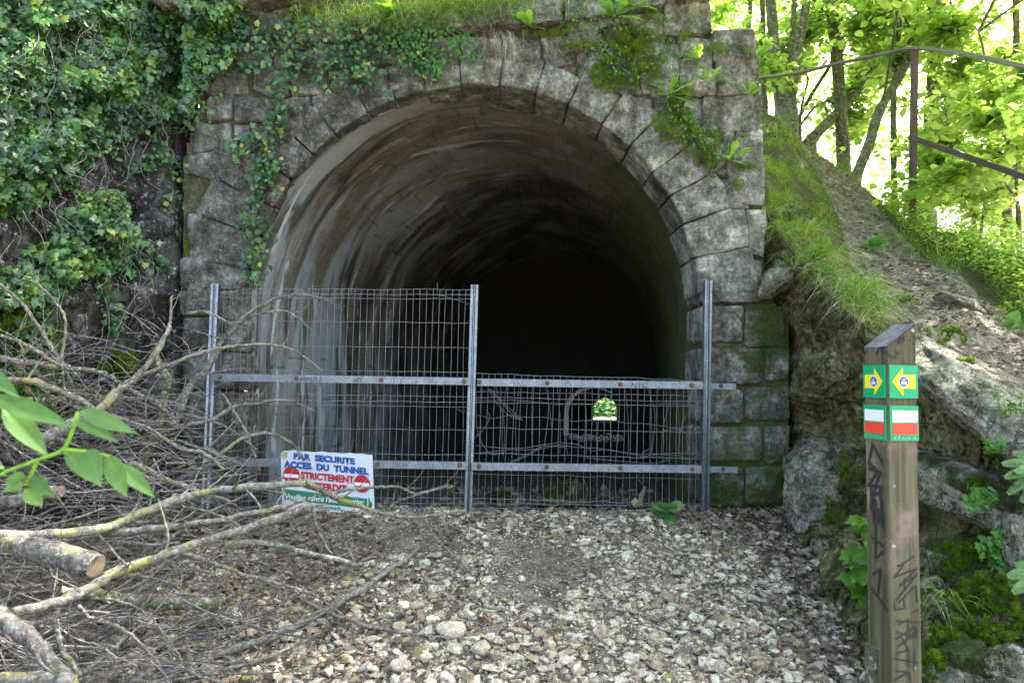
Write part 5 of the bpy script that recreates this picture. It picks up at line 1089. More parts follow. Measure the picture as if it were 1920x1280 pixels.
herb_stem('heath_plant', 'wispy small-leaved plant hanging below the rim above the fern', 'plant', [[at(1850 + 7 * k, 850, 3.1), at(1848 + 8 * k, 830 + 4 * (k % 3), 3.05), at(1845 + 9 * k, 812 + 8 * (k % 3), 3.05)] for k in range(5)], 0.02, 'lance', 'herb', 0.4, 30, 2.0)

# undergrowth right of the railing post: a mass of low leafy stems
b = Buf(); n = 620; U_, V_ = rng.uniform(3.7, 8, n), rng.uniform(2.0, 3.9, n); k = V_ > np.interp(U_, [3.7, 5, 8], [2.6, 2.2, 2.1]); U_, V_ = U_[k], V_[k]; P0 = hpt(U_, V_)
for p in P0:
    h = rng.uniform(0.08, 0.5) * rng.uniform(0.6, 1); q = int(16 + h * 40); t_ = rng.random(q) ** 0.7; ln = rng.normal(size=2) * 0.25
    P = p + np.stack([ln[0] * t_ * h, ln[1] * t_ * h, t_ * h], -1) + rv(q, 0.03); a = rng.uniform(0, 6.283, q)
    leaves(b, P, np.array([0, -0.2, 1.0]) + rv(q, 0.35), np.stack([np.cos(a), np.sin(a), rng.uniform(-.2, .4, q)], -1), rng.uniform(0.018, 0.042, q), 'oval', np.clip(0.5 + rng.normal(size=q) * 0.2, 0, 1), 1.2)
tag(b.build('undergrowth', M['lime'], smooth=False), kind='stuff')

# ash seedling close to the camera at the left edge
ash = thing('ash_sapling', at(-260, 900, 0.95), 'fresh green ash leaves leaning in from the left edge close to the camera', 'sapling')
bl, bs = Buf(), Buf()
for i, (x0, y0, x1, y1, wd) in enumerate([(-28, 690, 27, 738, 26), (-20, 742, 131, 793, 34), (4, 764, 93, 852, 40), (150, 769, 244, 806, 28), (141, 786, 219, 822, 24), (122, 846, 186, 906, 30), (166, 842, 181, 906, 40), (203, 852, 234, 930, 34), (216, 868, 293, 929, 30), (47, 900, 4, 892, 26), (43, 912, 5, 918, 26), (46, 915, 80, 948, 28), (60, 895, 92, 925, 24), (-40, 800, -8, 850, 30), (-50, 850, 10, 876, 26)]):
    a, c = at(x0, y0, 0.98), at(x1, y1, 0.93 + 0.03 * (i % 3)); L = np.linalg.norm(c - a)
    veined_leaf(bl, a, c, wd / FPX * 0.5, np.array([0.35 * (i % 3 - 1), -0.75, 0.75 - 0.3 * (i % 2)]), 0.15 + 0.13 * (i % 4))
for q in [[(-260, 900), (-60, 905), (20, 880), (70, 862), (118, 842), (138, 800), (146, 772)], [(118, 842), (170, 848), (206, 856)], [(118, 842), (126, 850)], [(70, 862), (58, 890), (46, 908)], [(-100, 800), (-30, 760), (2, 762)], [(-120, 720), (-40, 700), (-20, 695)]]:
    bs.tube(runpath(PXR([(x_, y_, 0.98) for x_, y_ in q]), 20), 0.0026, 6, 0.8, False)
bl.build('leaflet', M['ash']); o = COL.objects[-1]; o.name = 'leaflet'
for c in [o]:
    c.parent = ash; c.location = Vector(LOC[o]) - Vector(LOC[ash])
bs.build('stem', M['rosette'], ash)

# ------------------------------------------------------------------ gravel, stones, dead leaves
def hulls(n, pts):
    import bmesh
    out = []
    for k in range(n):
        bm = bmesh.new()
        for p in norm(rng.normal(size=(pts, 3))) * rng.uniform(0.8, 1.0, (pts, 1)): bm.verts.new(p)
        r_ = bmesh.ops.convex_hull(bm, input=bm.verts)
        bmesh.ops.delete(bm, geom=list({g for g in r_['geom_interior'] + r_['geom_unused'] if isinstance(g, bmesh.types.BMVert)}), context='VERTS')
        bmesh.ops.bevel(bm, geom=list(bm.edges), offset=0.07, segments=1, profile=0.5, affect='EDGES') if pts > 12 else None
        bmesh.ops.triangulate(bm, faces=bm.faces); bm.verts.index_update()
        out.append((np.array([v.co[:] for v in bm.verts]), np.array([[v.index for v in f.verts] for f in bm.faces]))); bm.free()
    return out
HS, HB = hulls(20, 8), hulls(16, 15)
def place_stones(buf, P, size, tint, moss, lib, flat=(0.32, 0.75)):
    for i in range(len(P)):
        V, F = lib[i % len(lib)]; s_ = np.array([1.1, rng.uniform(0.5, 1), rng.uniform(*flat)]) * size[i]
        a, t_ = rng.uniform(0, 6.283), rng.normal() * 0.3; ca, sa, ct, st_ = math.cos(a), math.sin(a), math.cos(t_), math.sin(t_)
        Q = V * s_; Q = np.stack([Q[:, 0] * ct + Q[:, 2] * st_, Q[:, 1], -Q[:, 0] * st_ + Q[:, 2] * ct], -1); Q = np.stack([Q[:, 0] * ca - Q[:, 1] * sa, Q[:, 0] * sa + Q[:, 1] * ca, Q[:, 2]], -1)
        buf.add(Q + P[i], F, tint[i], moss[i])
b = Buf(); n = 42000
x_ = rng.uniform(-2.1, 2.2, n); y_ = rng.uniform(2.75, 5.32, n); sz = np.exp(rng.normal(size=n) * 0.62) * 0.0112; sz = np.clip(sz * np.interp(y_, [2.8, 4.0, 5.2], [1.2, 1.05, 0.85]), 0.004, 0.055)
bare = fbm(np.stack([x_ * 1.1, y_ * 1.1, 0 * x_], -1), 91, 3) + 0.55 * np.exp(-((x_ - 0.30 + 0.22 * (y_ - 3.6)) / 0.22) ** 2) * sstep(4.9, 4.2, y_) + 0.5 * sstep(-0.75, -1.3, x_ - 0.25 * (4.2 - y_)) + 0.35 * np.exp(-((x_ + 0.75) / 0.5) ** 2 - ((y_ - 4.75) / 0.3) ** 2) + 0.35 * np.exp(-((x_ - 1.35) / 0.4) ** 2 - ((y_ - 4.9) / 0.4) ** 2)
keep = rng.random(n) > sstep(0.08, 0.8, bare) * 0.8; sz = np.where(bare > 0.3, np.minimum(sz, 0.013), sz); x_, y_, sz = x_[keep], y_[keep], sz[keep]; n = len(x_)
P = np.stack([x_, y_, gzn(x_, y_) + sz * rng.uniform(-0.1, 0.45, n)], -1)
ti = np.clip(0.5 + rng.normal(size=n) * 0.28, 0, 1); mo = (rng.random(n) < 0.22 * sstep(0.6, -0.6, x_) + 0.04) * rng.uniform(0.3, 0.7, n)
bg = sz > 0.018; place_stones(b, P[~bg], sz[~bg], ti[~bg], mo[~bg], HS); place_stones(b, P[bg], sz[bg], ti[bg], mo[bg], HB)
# rubble inside the bore and chips on the path
n = 900; y_ = rng.uniform(5.6, 8.5, n); x_ = tdir(y_) + rng.uniform(-1.6, 1.6, n); sz = np.exp(rng.normal(size=n) * 0.5) * 0.03; place_stones(b, np.stack([x_, y_, gz(x_, y_) + 0.03 + sz * 0.2], -1), sz, np.full(n, 0.25), np.full(n, 0.4), HS)
tag(b.build('gravel', M['rubble'], smooth=False), kind='stuff')
b = Buf(); n = 9500; U_, V_ = rng.uniform(1.6, 8, n), rng.uniform(0.2, 3.5, n); k = on_path(U_, V_); U_, V_ = U_[k], V_[k]; n = len(U_); sz = np.exp(rng.normal(size=n) * 0.55) * 0.013
place_stones(b, hpt(U_, V_) + np.array([0, 0, 0.006]), np.clip(sz, 0.004, 0.05), np.clip(0.4 + rng.normal(size=n) * 0.25, 0, 1), np.zeros(n), HS, (0.25, 0.5)); tag(b.build('path_chippings', M['rubble'], smooth=False), kind='stuff')

EX = [(1340, 1240, .105, 'long smooth beige stone lying flat left of the post foot'), (750, 1245, .075, 'pale pyramid-shaped stone in the lower middle of the gravel'), (845, 1182, .12, 'largest flat whitish stone on the gravel near the bottom centre'), (902, 1220, .09, 'broad cream stone right of the largest flat one'),
      (786, 1218, .075, 'dark olive mossy stone among the gravel at the bottom'), (838, 1268, .06, 'white angular stone touching the bottom edge of the photo'), (968, 1240, .06, 'grey-cream wedge of stone at the bottom centre'), (1182, 1232, .06, 'rounded oblong pale stone right of the bottom centre'),
      (1093, 1222, .05, 'round stone with a yellow-green top near the bottom centre'), (912, 1095, .055, 'ochre-sided angular stone in the middle of the gravel'), (1303, 1148, .06, 'rounded grey boulder-like stone on the sunlit gravel'), (1478, 1138, .05, 'flat greenish stone among dead leaves left of the post'), (977, 1094, .045, 'smooth tan stone beside the bare soil patch'), (740, 1270, .05, 'cream block of stone at the bottom left of the gravel'), (1005, 1150, .05, 'white chunky stone above the bare soil patch at the bottom')]
for i, (px, py, s_, lb) in enumerate(EX):
    s_ *= 0.72; Y = float(Yg(py)); p = at(px, py, Y); p[2] = float(gzn(p[0], p[1])) + s_ * 0.2
    boulder('stone', p, (s_ * (1.3 if i == 0 else 1.0), s_ * 0.75, s_ * (0.42 if i == 0 else 0.6)), lb, 'rubble', 0.4 * i if i else 0.15, 0.1, 300 + i, 30, 0.5 if 'moss' in lb or 'green' in lb else 0.0, 'stone', 'larger stones on the gravel', 12, 0.03)

b = Buf()
def litter(n, xr, yr, dens, sz=(0.03, 0.075)):
    x_ = rng.uniform(*xr, n); y_ = rng.uniform(*yr, n); k = dens(x_, y_) > rng.random(n); x_, y_ = x_[k], y_[k]; n = len(x_)
    P = np.stack([x_, y_, gzn(x_, y_) + rng.uniform(0.005, 0.03, n)], -1); a = rng.uniform(0, 6.283, n)
    leaves(b, P, np.array([0, 0, 1.0]) + rv(n, 0.45), np.stack([np.cos(a), np.sin(a), rng.normal(size=n) * 0.25], -1), rng.uniform(*sz, n), 'dead', np.clip(0.45 + rng.normal(size=n) * 0.25, 0, 1), rng.uniform(0.6, 1.2, n))
litter(5200, (0.9, 2.3), (3.0, 5.35), lambda x, y: np.clip(0.05 + 0.95 * sstep(0.62, 0.12, np.interp(y, [3.2, 3.8, 4.4, 5.35], [1.75, 1.91, 2.0, 2.16]) - x), 0, 1))
litter(2600, (-0.6, 2.1), (4.75, 5.4), lambda x, y: 0.12 + 0.6 * sstep(1.1, 1.7, x))
litter(4200, (-2.6, -0.1), (2.6, 5.2), lambda x, y: np.clip(0.75 * sstep(-0.5, -1.1, x - 0.3 * (4.2 - y)) + 0.12, 0, 1))
litter(1500, (-0.6, 1.8), (2.9, 5.0), lambda x, y: 0.3 + 0.35 * sstep(0, 1.4, x), (0.02, 0.05))
n = 6500; U_, V_ = rng.uniform(1.5, 8, n), rng.uniform(0.15, 3.6, n); k = on_path(U_, V_); P = hpt(U_[k], V_[k]) + np.array([0, 0, 0.012]); n = len(P); a = rng.uniform(0, 6.283, n)
leaves(b, P, np.array([0, 0, 1.0]) + rv(n, 0.3), np.stack([np.cos(a), np.sin(a), 0 * a], -1), rng.uniform(0.02, 0.05, n), 'dead', np.clip(0.5 + rng.normal(size=n) * 0.25, 0, 1), 0.8)
tag(b.build('leaf_litter', M['litter'], smooth=False), kind='stuff')

# ------------------------------------------------------------------ heap of cut branches on the left
def Yp(py): return np.interp(py, [540, 700, 850, 950, 1050, 1150, 1280], [4.6, 4.5, 4.15, 3.75, 3.4, 3.1, 2.75])
def branch(label, pts, r0, r1, Y=None, dy=0.0, moss=0.6, tint=0.5, mat='branch', twigs=0, name='branch', tl=0.3, group='cut branches in the heap'):
    """pts: photo pixels; Y: None (slope of the heap), number, or list; radii in photo pixels"""
    q = np.array(pts, float); n = len(q)
    if Y is None: Yv = Yp(q[:, 1]) + dy
    elif isinstance(Y, str): Yv = Yg(q[:, 1]) - 0.05
    else: Yv = np.interp(np.linspace(0, 1, n), np.linspace(0, 1, max(2, len(Y))), Y if len(Y) > 1 else list(Y) * 2)
    P = at(q[:, 0], q[:, 1], Yv); m_ = max(16, n * 7); C_ = runpath(P, m_)
    kn = fbm(np.stack([np.linspace(0, 9, m_)] * 3, -1), int(q[0, 0]) + 7, 3)
    C_ = C_ + rv(m_, 0.0025) + 0.022 * np.stack([fbm(C_ * 3 + q_, 5, 3) for q_ in (0, 11, 23)], -1) * np.sin(np.linspace(0, math.pi, m_))[:, None]; Yc = C_[:, 1]; rad = np.linspace(r0, r1, m_) * Yc / FPX * (1 + 0.22 * kn)
    b = Buf(); b.tube(C_, rad, 9 if r0 > 5 else 6, np.clip(tint + 0.2 * kn, 0, 1), True, moss, 0.22, int(r0 * 7))
    for k in range(twigs):
        i = rng.integers(m_ // 5, m_ - 1); T_ = norm(C_[min(i + 1, m_ - 1)] - C_[i - 1]); d = norm(T_ * 0.8 + rv(1, 0.6)[0] + np.array([0, 0, 0.15])); L = tl * rng.uniform(0.4, 1.2); p = [C_[i]]
        for _ in range(6): d = norm(d + rv(1, 0.17)[0]); p.append(p[-1] + d * L / 6)
        b.tube(runpath(p, 12), np.linspace(max(0.0022, rad[i] * 0.4), 0.0012, 12), 5, tint, False, moss * 0.5)
        if rng.random() < 0.7:
            j = 3; d = norm(p[4] - p[3] + rv(1, 0.1)[0]); b.tube(runpath([p[3], p[3] + d * L * .2 + rv(1, 0.02)[0], p[3] + d * L * .4 + rv(1, 0.03)[0]], 7), np.linspace(0.0018, 0.001, 7), 4, tint, False)
    return tag(b.build(name, M[mat]), label, 'branch' if name == 'branch' else 'log', group), C_, rad
def cut_end(o, c, d, r):
    b = Buf(); d = norm(d); a = norm(np.cross(d, [0, 0, 1.0])); bb_ = np.cross(a, d); th = np.arange(24) * 2 * math.pi / 24
    rr = r * (1 + 0.05 * np.sin(th * 3 + 1)); ring = c + d * 0.004 + rr[:, None] * (np.cos(th)[:, None] * a + np.sin(th)[:, None] * bb_); back = ring - d * 0.006
    b.add(np.vstack([ring, c + d * 0.005, back]), [np.array([[q, (q + 1) % 24, 24] for q in range(24)]), np.array([[q, 25 + q, 25 + (q + 1) % 24, (q + 1) % 24] for q in range(24)])]); b.build('cut_end', M['cutwood'], o, False)

branch('thick lichen-spotted branch rising from lower left to a broken end just below the sign', [(26, 1148), (134, 1119), (208, 1082), (336, 1035), (437, 1001), (584, 947)], 11, 7, [2.75, 3.0, 3.3, 3.6], twigs=7, moss=0.8, tint=0.55)
branch('pale branch with yellow lichen crossing in front of the sign', [(-30, 1002), (90, 1001), (201, 991), (252, 967), (336, 934), (420, 917), (571, 905)], 9.5, 6, [3.1, 3.5, 3.9], twigs=7, moss=0.9, tint=0.75)
branch('lichen-yellow forked branch running right from the sign to the middle fence post', [(570, 905), (600, 918), (640, 938), (700, 957), (770, 968), (872, 957)], 7, 2, [3.9, 4.3, 4.6], moss=1.0, twigs=6, tint=0.6, tl=0.25)
branch('straight grey branch with yellow lichen ending behind the broken branch end', [(100, 1013), (269, 994), (420, 974), (504, 957), (566, 938)], 7, 4, [3.35, 3.75], moss=0.9, twigs=5, tint=0.6)
branch('bleached branch lying on the gravel at the bottom of the heap', [(255, 1290), (336, 1250), (437, 1213), (537, 1176), (640, 1130), (707, 1085), (781, 1031), (800, 975)], 9, 3, 'ground', moss=0.6, tint=0.8, twigs=9, tl=0.4)
o, c_, r_ = branch('thick log with a fresh orange cut face pointing right', [(-60, 1004), (60, 1028), (178, 1058)], 21, 24, [3.2, 3.05], name='log', moss=0.3, tint=0.2); cut_end(o, c_[-1], np.array([0.9, -0.4, -0.1]), r_[-1] * 0.95)
o, c_, r_ = branch('log end with a pale split cut behind the ash leaves', [(-60, 950), (30, 938), (112, 922)], 14, 12, [3.7, 3.6], name='log', moss=0.4); cut_end(o, c_[-1], np.array([0.9, -0.4, 0.0]), r_[-1] * 0.95)
branch('smooth greenish branch lying flat under the thick one', [(110, 1108), (195, 1118), (242, 1128), (412, 1131)], 9, 13, [3.1, 3.35], mat='mossbark', moss=0.5, tint=0.6)
branch('thick forked limb with moss in the bottom left corner', [(-10, 1140), (34, 1183), (67, 1213), (128, 1275), (150, 1310)], 17, 12, [2.55, 2.5], moss=0.9, tint=0.5, twigs=3)
branch('knobbly yellow-lichened stub along the bottom left edge', [(-30, 1275), (60, 1278), (130, 1275)], 11, 13, [2.45, 2.45], moss=1.0, tint=0.5)
branch('thin branch with yellow lichen dropping right from the middle of the thick one', [(346, 1038), (403, 1058), (470, 1082), (571, 1105), (640, 1150)], 5, 2, [3.35, 3.7], moss=1.0, twigs=5)
branch('slender arched branch over the gravel below the sign', [(420, 1018), (504, 1021), (638, 1048), (672, 1060)], 6, 4, [3.4, 3.8], moss=0.5, twigs=4)
branch('thin twig hanging from the broken branch end below the sign', [(584, 947), (601, 1001), (621, 1038)], 3, 2, [3.6, 3.75])
branch('grey bough sloping down right from behind the ash leaves', [(240, 865), (262, 873), (319, 900), (376, 920), (430, 940)], 6, 4, [3.9, 4.1], twigs=5, moss=0.5)
branch('stout fork of pale bark reaching up in front of the mossy cliff', [(60, 835), (130, 795), (188, 766), (215, 736), (249, 709), (289, 665), (312, 625), (319, 608), (321, 555)], 11, 2, [3.9, 4.2, 4.4], moss=0.7, tint=0.6, twigs=4)
branch('slim lit branch forking right across the left fence post', [(249, 709), (322, 682), (396, 655), (470, 645), (544, 652), (605, 695)], 5, 1.5, [4.3, 4.75], tint=0.65, twigs=5)
branch('dark bough climbing diagonally past the left fence post', [(322, 800), (333, 783), (353, 732), (396, 679), (413, 638), (433, 618), (450, 598), (504, 564), (558, 552), (621, 564)], 8, 2, [4.6, 4.75, 4.85], moss=0.2, tint=0.3, twigs=9)
branch('curved twig arching over the top of the left mesh panel', [(450, 598), (521, 581), (554, 591), (578, 613)], 3, 1.5, [4.85], twigs=3)
branch('hooked twig beside the left fence post', [(355, 587), (380, 582), (405, 590), (430, 606)], 3, 2, [4.7], twigs=2)
branch('dark drooping branch at mid left crossing below the green moss patch', [(60, 680), (134, 689), (188, 699), (235, 726), (285, 752), (326, 783)], 5, 4, [4.2, 4.5], tint=0.25, moss=0.2, twigs=3)
branch('level grey bough entering from the left edge below the ivy', [(-30, 668), (0, 672), (100, 685), (134, 689)], 7, 6, [4.1, 4.25], twigs=4)
branch('steep grey stem rising to the ivy at the left edge', [(124, 690), (118, 682), (84, 632), (50, 581), (27, 554), (-20, 520)], 4, 3, [4.25, 4.3], twigs=3)
branch('thin arched stem looping at the left below the ivy', [(114, 690), (117, 650), (121, 598), (97, 558), (54, 524), (27, 532)], 3.5, 2, [4.25, 4.3], twigs=2)
branch('straight slanting stem low on the left edge', [(-20, 622), (50, 648), (107, 679), (130, 690)], 4, 3.5, [4.15], twigs=2)
branch('lichen-crusted bough dipping right behind the ash leaves', [(-20, 716), (40, 712), (84, 722), (141, 746), (180, 770)], 7, 5, [3.9, 4.1], moss=1.0, twigs=4)
branch('long bare branch bowing down to the right in front of the left fence post foot', [(180, 770), (222, 784), (279, 803), (336, 840), (380, 848), (420, 880)], 4, 3, [4.2, 4.3], tint=0.65, twigs=4)
branch('wavy branch across the fence with budded twigs', [(330, 800), (400, 786), (433, 766), (470, 756), (531, 749), (588, 769)], 4.5, 1.5, [4.5, 4.8], tint=0.55, twigs=7, tl=0.2)
branch('steep thin branch hanging across the mesh left of the sign', [(417, 739), (447, 786), (480, 853), (487, 880)], 3, 2, [4.8], tint=0.6)
branch('drooping arched branch whose tip hangs over the sign', [(380, 880), (437, 833), (470, 816), (514, 813), (551, 833), (570, 865)], 4, 1.5, [4.4, 4.85], tint=0.65, twigs=3, tl=0.15)
branch('mossy olive dead stem standing behind the heap', [(285, 660), (300, 690), (316, 715), (309, 749), (299, 800), (269, 860), (255, 890)], 8, 8, [4.65], mat='mossbark', moss=0.9, tint=0.7)
branch('twisted thin branch reaching right past the sign to the middle post', [(600, 928), (640, 920), (700, 912), (747, 910), (781, 924), (842, 907)], 3.5, 1.5, [4.5, 4.75], tint=0.65, twigs=4, tl=0.2)
branch('curved twig rising in front of the fence near the middle post', [(725, 968), (735, 950), (751, 937), (801, 920), (850, 912)], 3, 1.5, [4.65], twigs=3, tl=0.18)
branch('thin dark branch dipping from the fence down on to the gravel', [(798, 974), (828, 1025), (875, 1068), (905, 1105)], 2.5, 1.5, [4.5, 4.15], tint=0.4, twigs=4, tl=0.25)
branch('low bent branch resting on the pale stones in front', [(560, 1120), (640, 1157), (724, 1179), (808, 1193), (892, 1199)], 4.5, 1.5, 'ground', moss=0.6, twigs=4, tl=0.25)
branch('dark green-grey stick in front at the bottom of the heap', [(340, 1275), (420, 1258), (500, 1235), (600, 1185)], 5, 3, 'ground', tint=0.35, moss=0.5, twigs=3)
branch('bent grey stick hanging in the dark hollow at lower left', [(148, 1135), (170, 1160), (220, 1175), (255, 1200), (300, 1245)], 4, 3, [2.9, 3.0], tint=0.55, moss=0.4, twigs=2)
branch('brown upright stick in the hollow at the bottom left', [(108, 1140), (105, 1170), (118, 1225), (150, 1265)], 4, 4, [2.8], tint=0.4, moss=0.4)
branch('long arched twig over the hollow at lower left', [(180, 1120), (240, 1135), (285, 1165), (330, 1220), (345, 1255)], 2.5, 1.5, [3.05, 3.1], tint=0.6)
for _ in range(1):
    b = Buf(); n = 1500
    for k in range(n):
        py0 = rng.uniform(690, 1290); px0 = rng.uniform(-260, np.interp(py0, [690, 800, 900, 1000, 1100, 1200, 1290], [170, 380, 470, 560, 560, 430, 300]))
        if rng.random() < 0.35 * sstep(250, 600, px0) + 0.25 * sstep(880, 700, py0): continue
        Y0 = Yp(py0) + rng.uniform(-0.05, 0.55); Y0 = min(Y0, float(Yg(py0)) if py0 > 985 else 4.9)
        if px0 > 380: Y0 = min(Yg(max(py0, 975)) - rng.uniform(0.0, 0.12), 5.0)
        p = at(px0, py0, Y0); a = rng.normal() * 0.7 + (math.pi if rng.random() < 0.5 else 0); d = np.array([math.cos(a), math.sin(a) * 0.6, rng.normal() * 0.28]); L = rng.uniform(0.15, 0.8); pts = [p]
        cv = rv(1, 0.1)[0]
        for _q in range(5): d = norm(d + cv + rv(1, 0.14)[0]); pts.append(pts[-1] + d * L / 5)
        pts = np.array(pts); pts[:, 2] = np.maximum(pts[:, 2], gz(pts[:, 0], pts[:, 1]) + 0.005)
        if pts[:, 1].max() > 5.12: continue
        r0 = math.exp(rng.normal() * 0.6) * 0.0034; b.tube(runpath(pts, 10), np.linspace(r0, r0 * 0.45, 10), 5, np.clip(rng.normal() * 0.25 + 0.5, 0, 1), False, 0.5 * (rng.random() < 0.3))
    # springy shoots above the heap and across the fence
    for k in range(120):
        px0, py0 = rng.uniform(-40, 330), rng.uniform(620, 830); p = at(px0, py0, rng.uniform(4.0, 4.7)); d = norm(np.array([rng.normal() * 0.8 + 0.2, -0.1, rng.uniform(-0.1, 0.9)])); L = rng.uniform(0.2, 0.6); pts = [p]; cv = rv(1, 0.12)[0] + np.array([0, 0, -0.12])
        for _q in range(6): d = norm(d + cv + rv(1, 0.1)[0]); pts.append(pts[-1] + d * L / 6)
        pts = np.array(pts); pts[:, 1] = np.minimum(pts[:, 1], 5.0); b.tube(runpath(pts, 12), np.linspace(0.0035, 0.0012, 12), 5, rng.uniform(0.3, 0.8), False)
    # a few fallen twigs on the gravel
    for k in range(170):
        x0, y0 = rng.uniform(-0.9, 1.9), rng.uniform(3.1, 5.1); a = rng.uniform(0, 6.283); L = rng.uniform(0.06, 0.3); d = np.array([math.cos(a), math.sin(a)]); t_ = np.linspace(0, 1, 6)[:, None]; q = np.array([x0, y0]) + d * t_ * L + rng.normal(size=(6, 2)) * 0.008
        b.tube(np.column_stack([q, gzn(q[:, 0], q[:, 1]) + 0.018]), np.linspace(0.004, 0.002, 6), 5, rng.uniform(0.2, 0.8), False)
    tag(b.build('twigs', M['twig']), kind='stuff')

# ------------------------------------------------------------------ trees on the right
def crown(bl, bt, start, centers, n, size, spread, kind='round', tint=0.5, limb=0.018):
    for c in centers:
        s_ = start[np.argmin(np.linalg.norm(start - c, axis=1) + 0.6 * np.maximum(start[:, 2] - c[2], 0))]
        m_ = (s_ + c) / 2 + np.array([0, 0, 0.12 * np.linalg.norm(c - s_)]) + rv(1, 0.1)[0]; P = runpath([s_, m_, c], 12)
        bt.tube(P, np.linspace(limb, 0.004, 12), 5, 0.4, False)
        k = 7
        for _ in range(k):
            e = c + rv(1, spread)[0] * np.array([1, 1, 0.55]); q = runpath([c, (c + e) / 2 + rv(1, 0.05)[0], e + (e - c) * 0.3], 8); bt.tube(q, np.linspace(0.005, 0.0015, 8), 4, 0.4, False)
            nn = n // k; u = rng.uniform(0, 7, nn); p = catmull(q, u) + rv(nn, 0.09) * np.array([1, 1, 0.5]); a = rng.uniform(0, 6.283, nn)
            leaves(bl, p, np.array([0, -0.15, 1.0]) + rv(nn, 0.38), np.stack([np.cos(a), np.sin(a), rng.uniform(-0.7, 0.1, nn)], -1), rng.uniform(0.6, 1.15, nn) * size, kind, np.clip(tint + rng.normal(size=nn) * 0.2, 0, 1), 1.0, 0.15)
def tree(name, label, stems, centers, n, size=0.1, spread=0.32, tint=0.5, group='trees beyond the railing', mat='trunk'):
    base = at(*stems[0][0][0]); t = thing(name, base - np.array([0, 0, 0.3]), label, 'tree', group); bl, bt = Buf(), Buf(); st_ = []
    for pts, r0, r1 in stems:
        C_ = runpath(PXR(pts), 40); C_ = C_ + 0.012 * np.stack([fbm(C_ * 2, 7, 3), 0 * C_[:, 0], 0 * C_[:, 0]], -1); rad = 0.86 * np.linspace(r0, r1, 40) * C_[:, 1] / FPX; rad[:4] *= np.array([1.5, 1.3, 1.15, 1.05]) if pts[0][1] > 150 else 1
        P2 = np.vstack([C_[:1] - [0, 0, 0.8], C_]); bt.tube(P2, np.concatenate([rad[:1] * 1.1, rad]), 12, 0.5, True, 0.9, 0.16, int(r0)); st_.append(C_)
    st_ = np.vstack(st_); crown(bl, bt, st_, centers, n, size, spread, tint=tint)
    bt.build('trunk', M[mat], t); bl.build('crown', M['lime'], t, False); return t
def cl(n, px, py, Y): return np.array([at(rng.uniform(*px), rng.uniform(*py), rng.uniform(*Y)) for _ in range(n)])
def up(n, x, y, z): return np.column_stack([rng.uniform(*x, n), rng.uniform(*y, n), rng.uniform(*z, n)])
tree('tree', 'multi-stemmed lichened tree just right of the portal wall', [([(1468, 218, 9.2), (1455, 130, 9.2), (1447, 40, 9.2), (1440, -80, 9.2), (1425, -420, 9.3)], 14, 9), ([(1475, 205, 9.2), (1480, 110, 9.3), (1488, 20, 9.4), (1500, -300, 9.4)], 7, 5), ([(1480, 205, 9.0), (1494, 100, 9.0), (1512, 0, 9.0), (1540, -260, 9.0)], 12, 8), ([(1432, 190, 9.4), (1430, 80, 9.4), (1428, -40, 9.5), (1418, -300, 9.6)], 6, 5)],
     np.vstack([cl(6, (1425, 1580), (-120, 160), (9.9, 11.5)), cl(1, (1425, 1450), (110, 150), (8.5, 8.7)), cl(6, (1100, 1600), (-700, -200), (7, 10))]), 400)
tree('tree', 'dark leaning tree trunk slanting up right in the middle of the view past the wall', [([(1515, 268, 9.5), (1560, 222, 9.6), (1603, 178, 9.7), (1622, 142, 9.8), (1675, 84, 10), (1760, -60, 10.3), (1840, -300, 10.6)], 11, 7)],
     np.vstack([cl(6, (1540, 1760), (-20, 240), (10.2, 12)), cl(5, (1500, 1900), (-500, -60), (8, 11))]), 420)
tree('tree', 'bare brown leaning tree left of the railing post', [([(1601, 345, 8.2), (1625, 280, 8.3), (1650, 208, 8.4), (1692, 135, 8.6), (1713, 70, 8.7), (1757, 0, 8.9), (1850, -200, 9.3)], 11, 8)],
     np.vstack([cl(4, (1620, 1800), (-40, 130), (8.8, 10.5)), cl(5, (1500, 1950), (-520, -60), (6, 9.5))]), 420)
tree('tree', 'thin straight grey tree directly left of the railing post', [([(1677, 400, 8.8), (1676, 290, 8.8), (1676, 188, 8.8), (1684, 60, 8.8), (1688, -60, 8.8), (1690, -400, 8.8)], 7, 5)],
     np.vstack([cl(5, (1600, 1740), (20, 330), (9.2, 11)), cl(3, (1560, 1800), (-500, -60), (7, 9.5))]), 380)
tree('tree', 'stout mossy tree trunk right behind the railing post', [([(1735, 400, 9.8), (1741, 290, 9.8), (1748, 190, 9.9), (1755, 80, 10), (1775, -80, 10.2), (1800, -400, 10.5)], 16, 11)],
     np.vstack([cl(8, (1690, 1900), (0, 260), (8.0, 10)), cl(5, (1650, 2200), (-600, -50), (6, 10))]), 440)
tree('tree', 'slim dark sapling slanting up to the right behind the grassy crest', [([(1486, 248, 10), (1520, 180, 10), (1559, 118, 10), (1590, 50, 10), (1632, -5, 10), (1700, -150, 10.2)], 4.5, 3.5), ([(1500, 240, 10), (1505, 190, 10), (1515, 150, 10)], 3, 2), ([(1490, 250, 9.9), (1530, 200, 9.9), (1555, 190, 9.9)], 3, 2)],
     np.vstack([cl(6, (1470, 1660), (30, 250), (9.4, 11))]), 380)
tree('tree', 'brown trunk near the right edge behind the lower rail', [([(1888, 420, 7.8), (1893, 320, 7.8), (1900, 200, 7.9), (1905, 80, 8), (1906, -60, 8), (1920, -500, 8.2)], 8, 6), ([(1910, 400, 7.2), (1900, 300, 7.2), (1870, 215, 7.2), (1850, 120, 7.3), (1835, 60, 7.3)], 3.5, 2)],
     np.vstack([cl(9, (1780, 1960), (0, 330), (6.0, 8.2)), cl(6, (1750, 2300), (-600, -40), (4.5, 8))]), 440, tint=0.6)
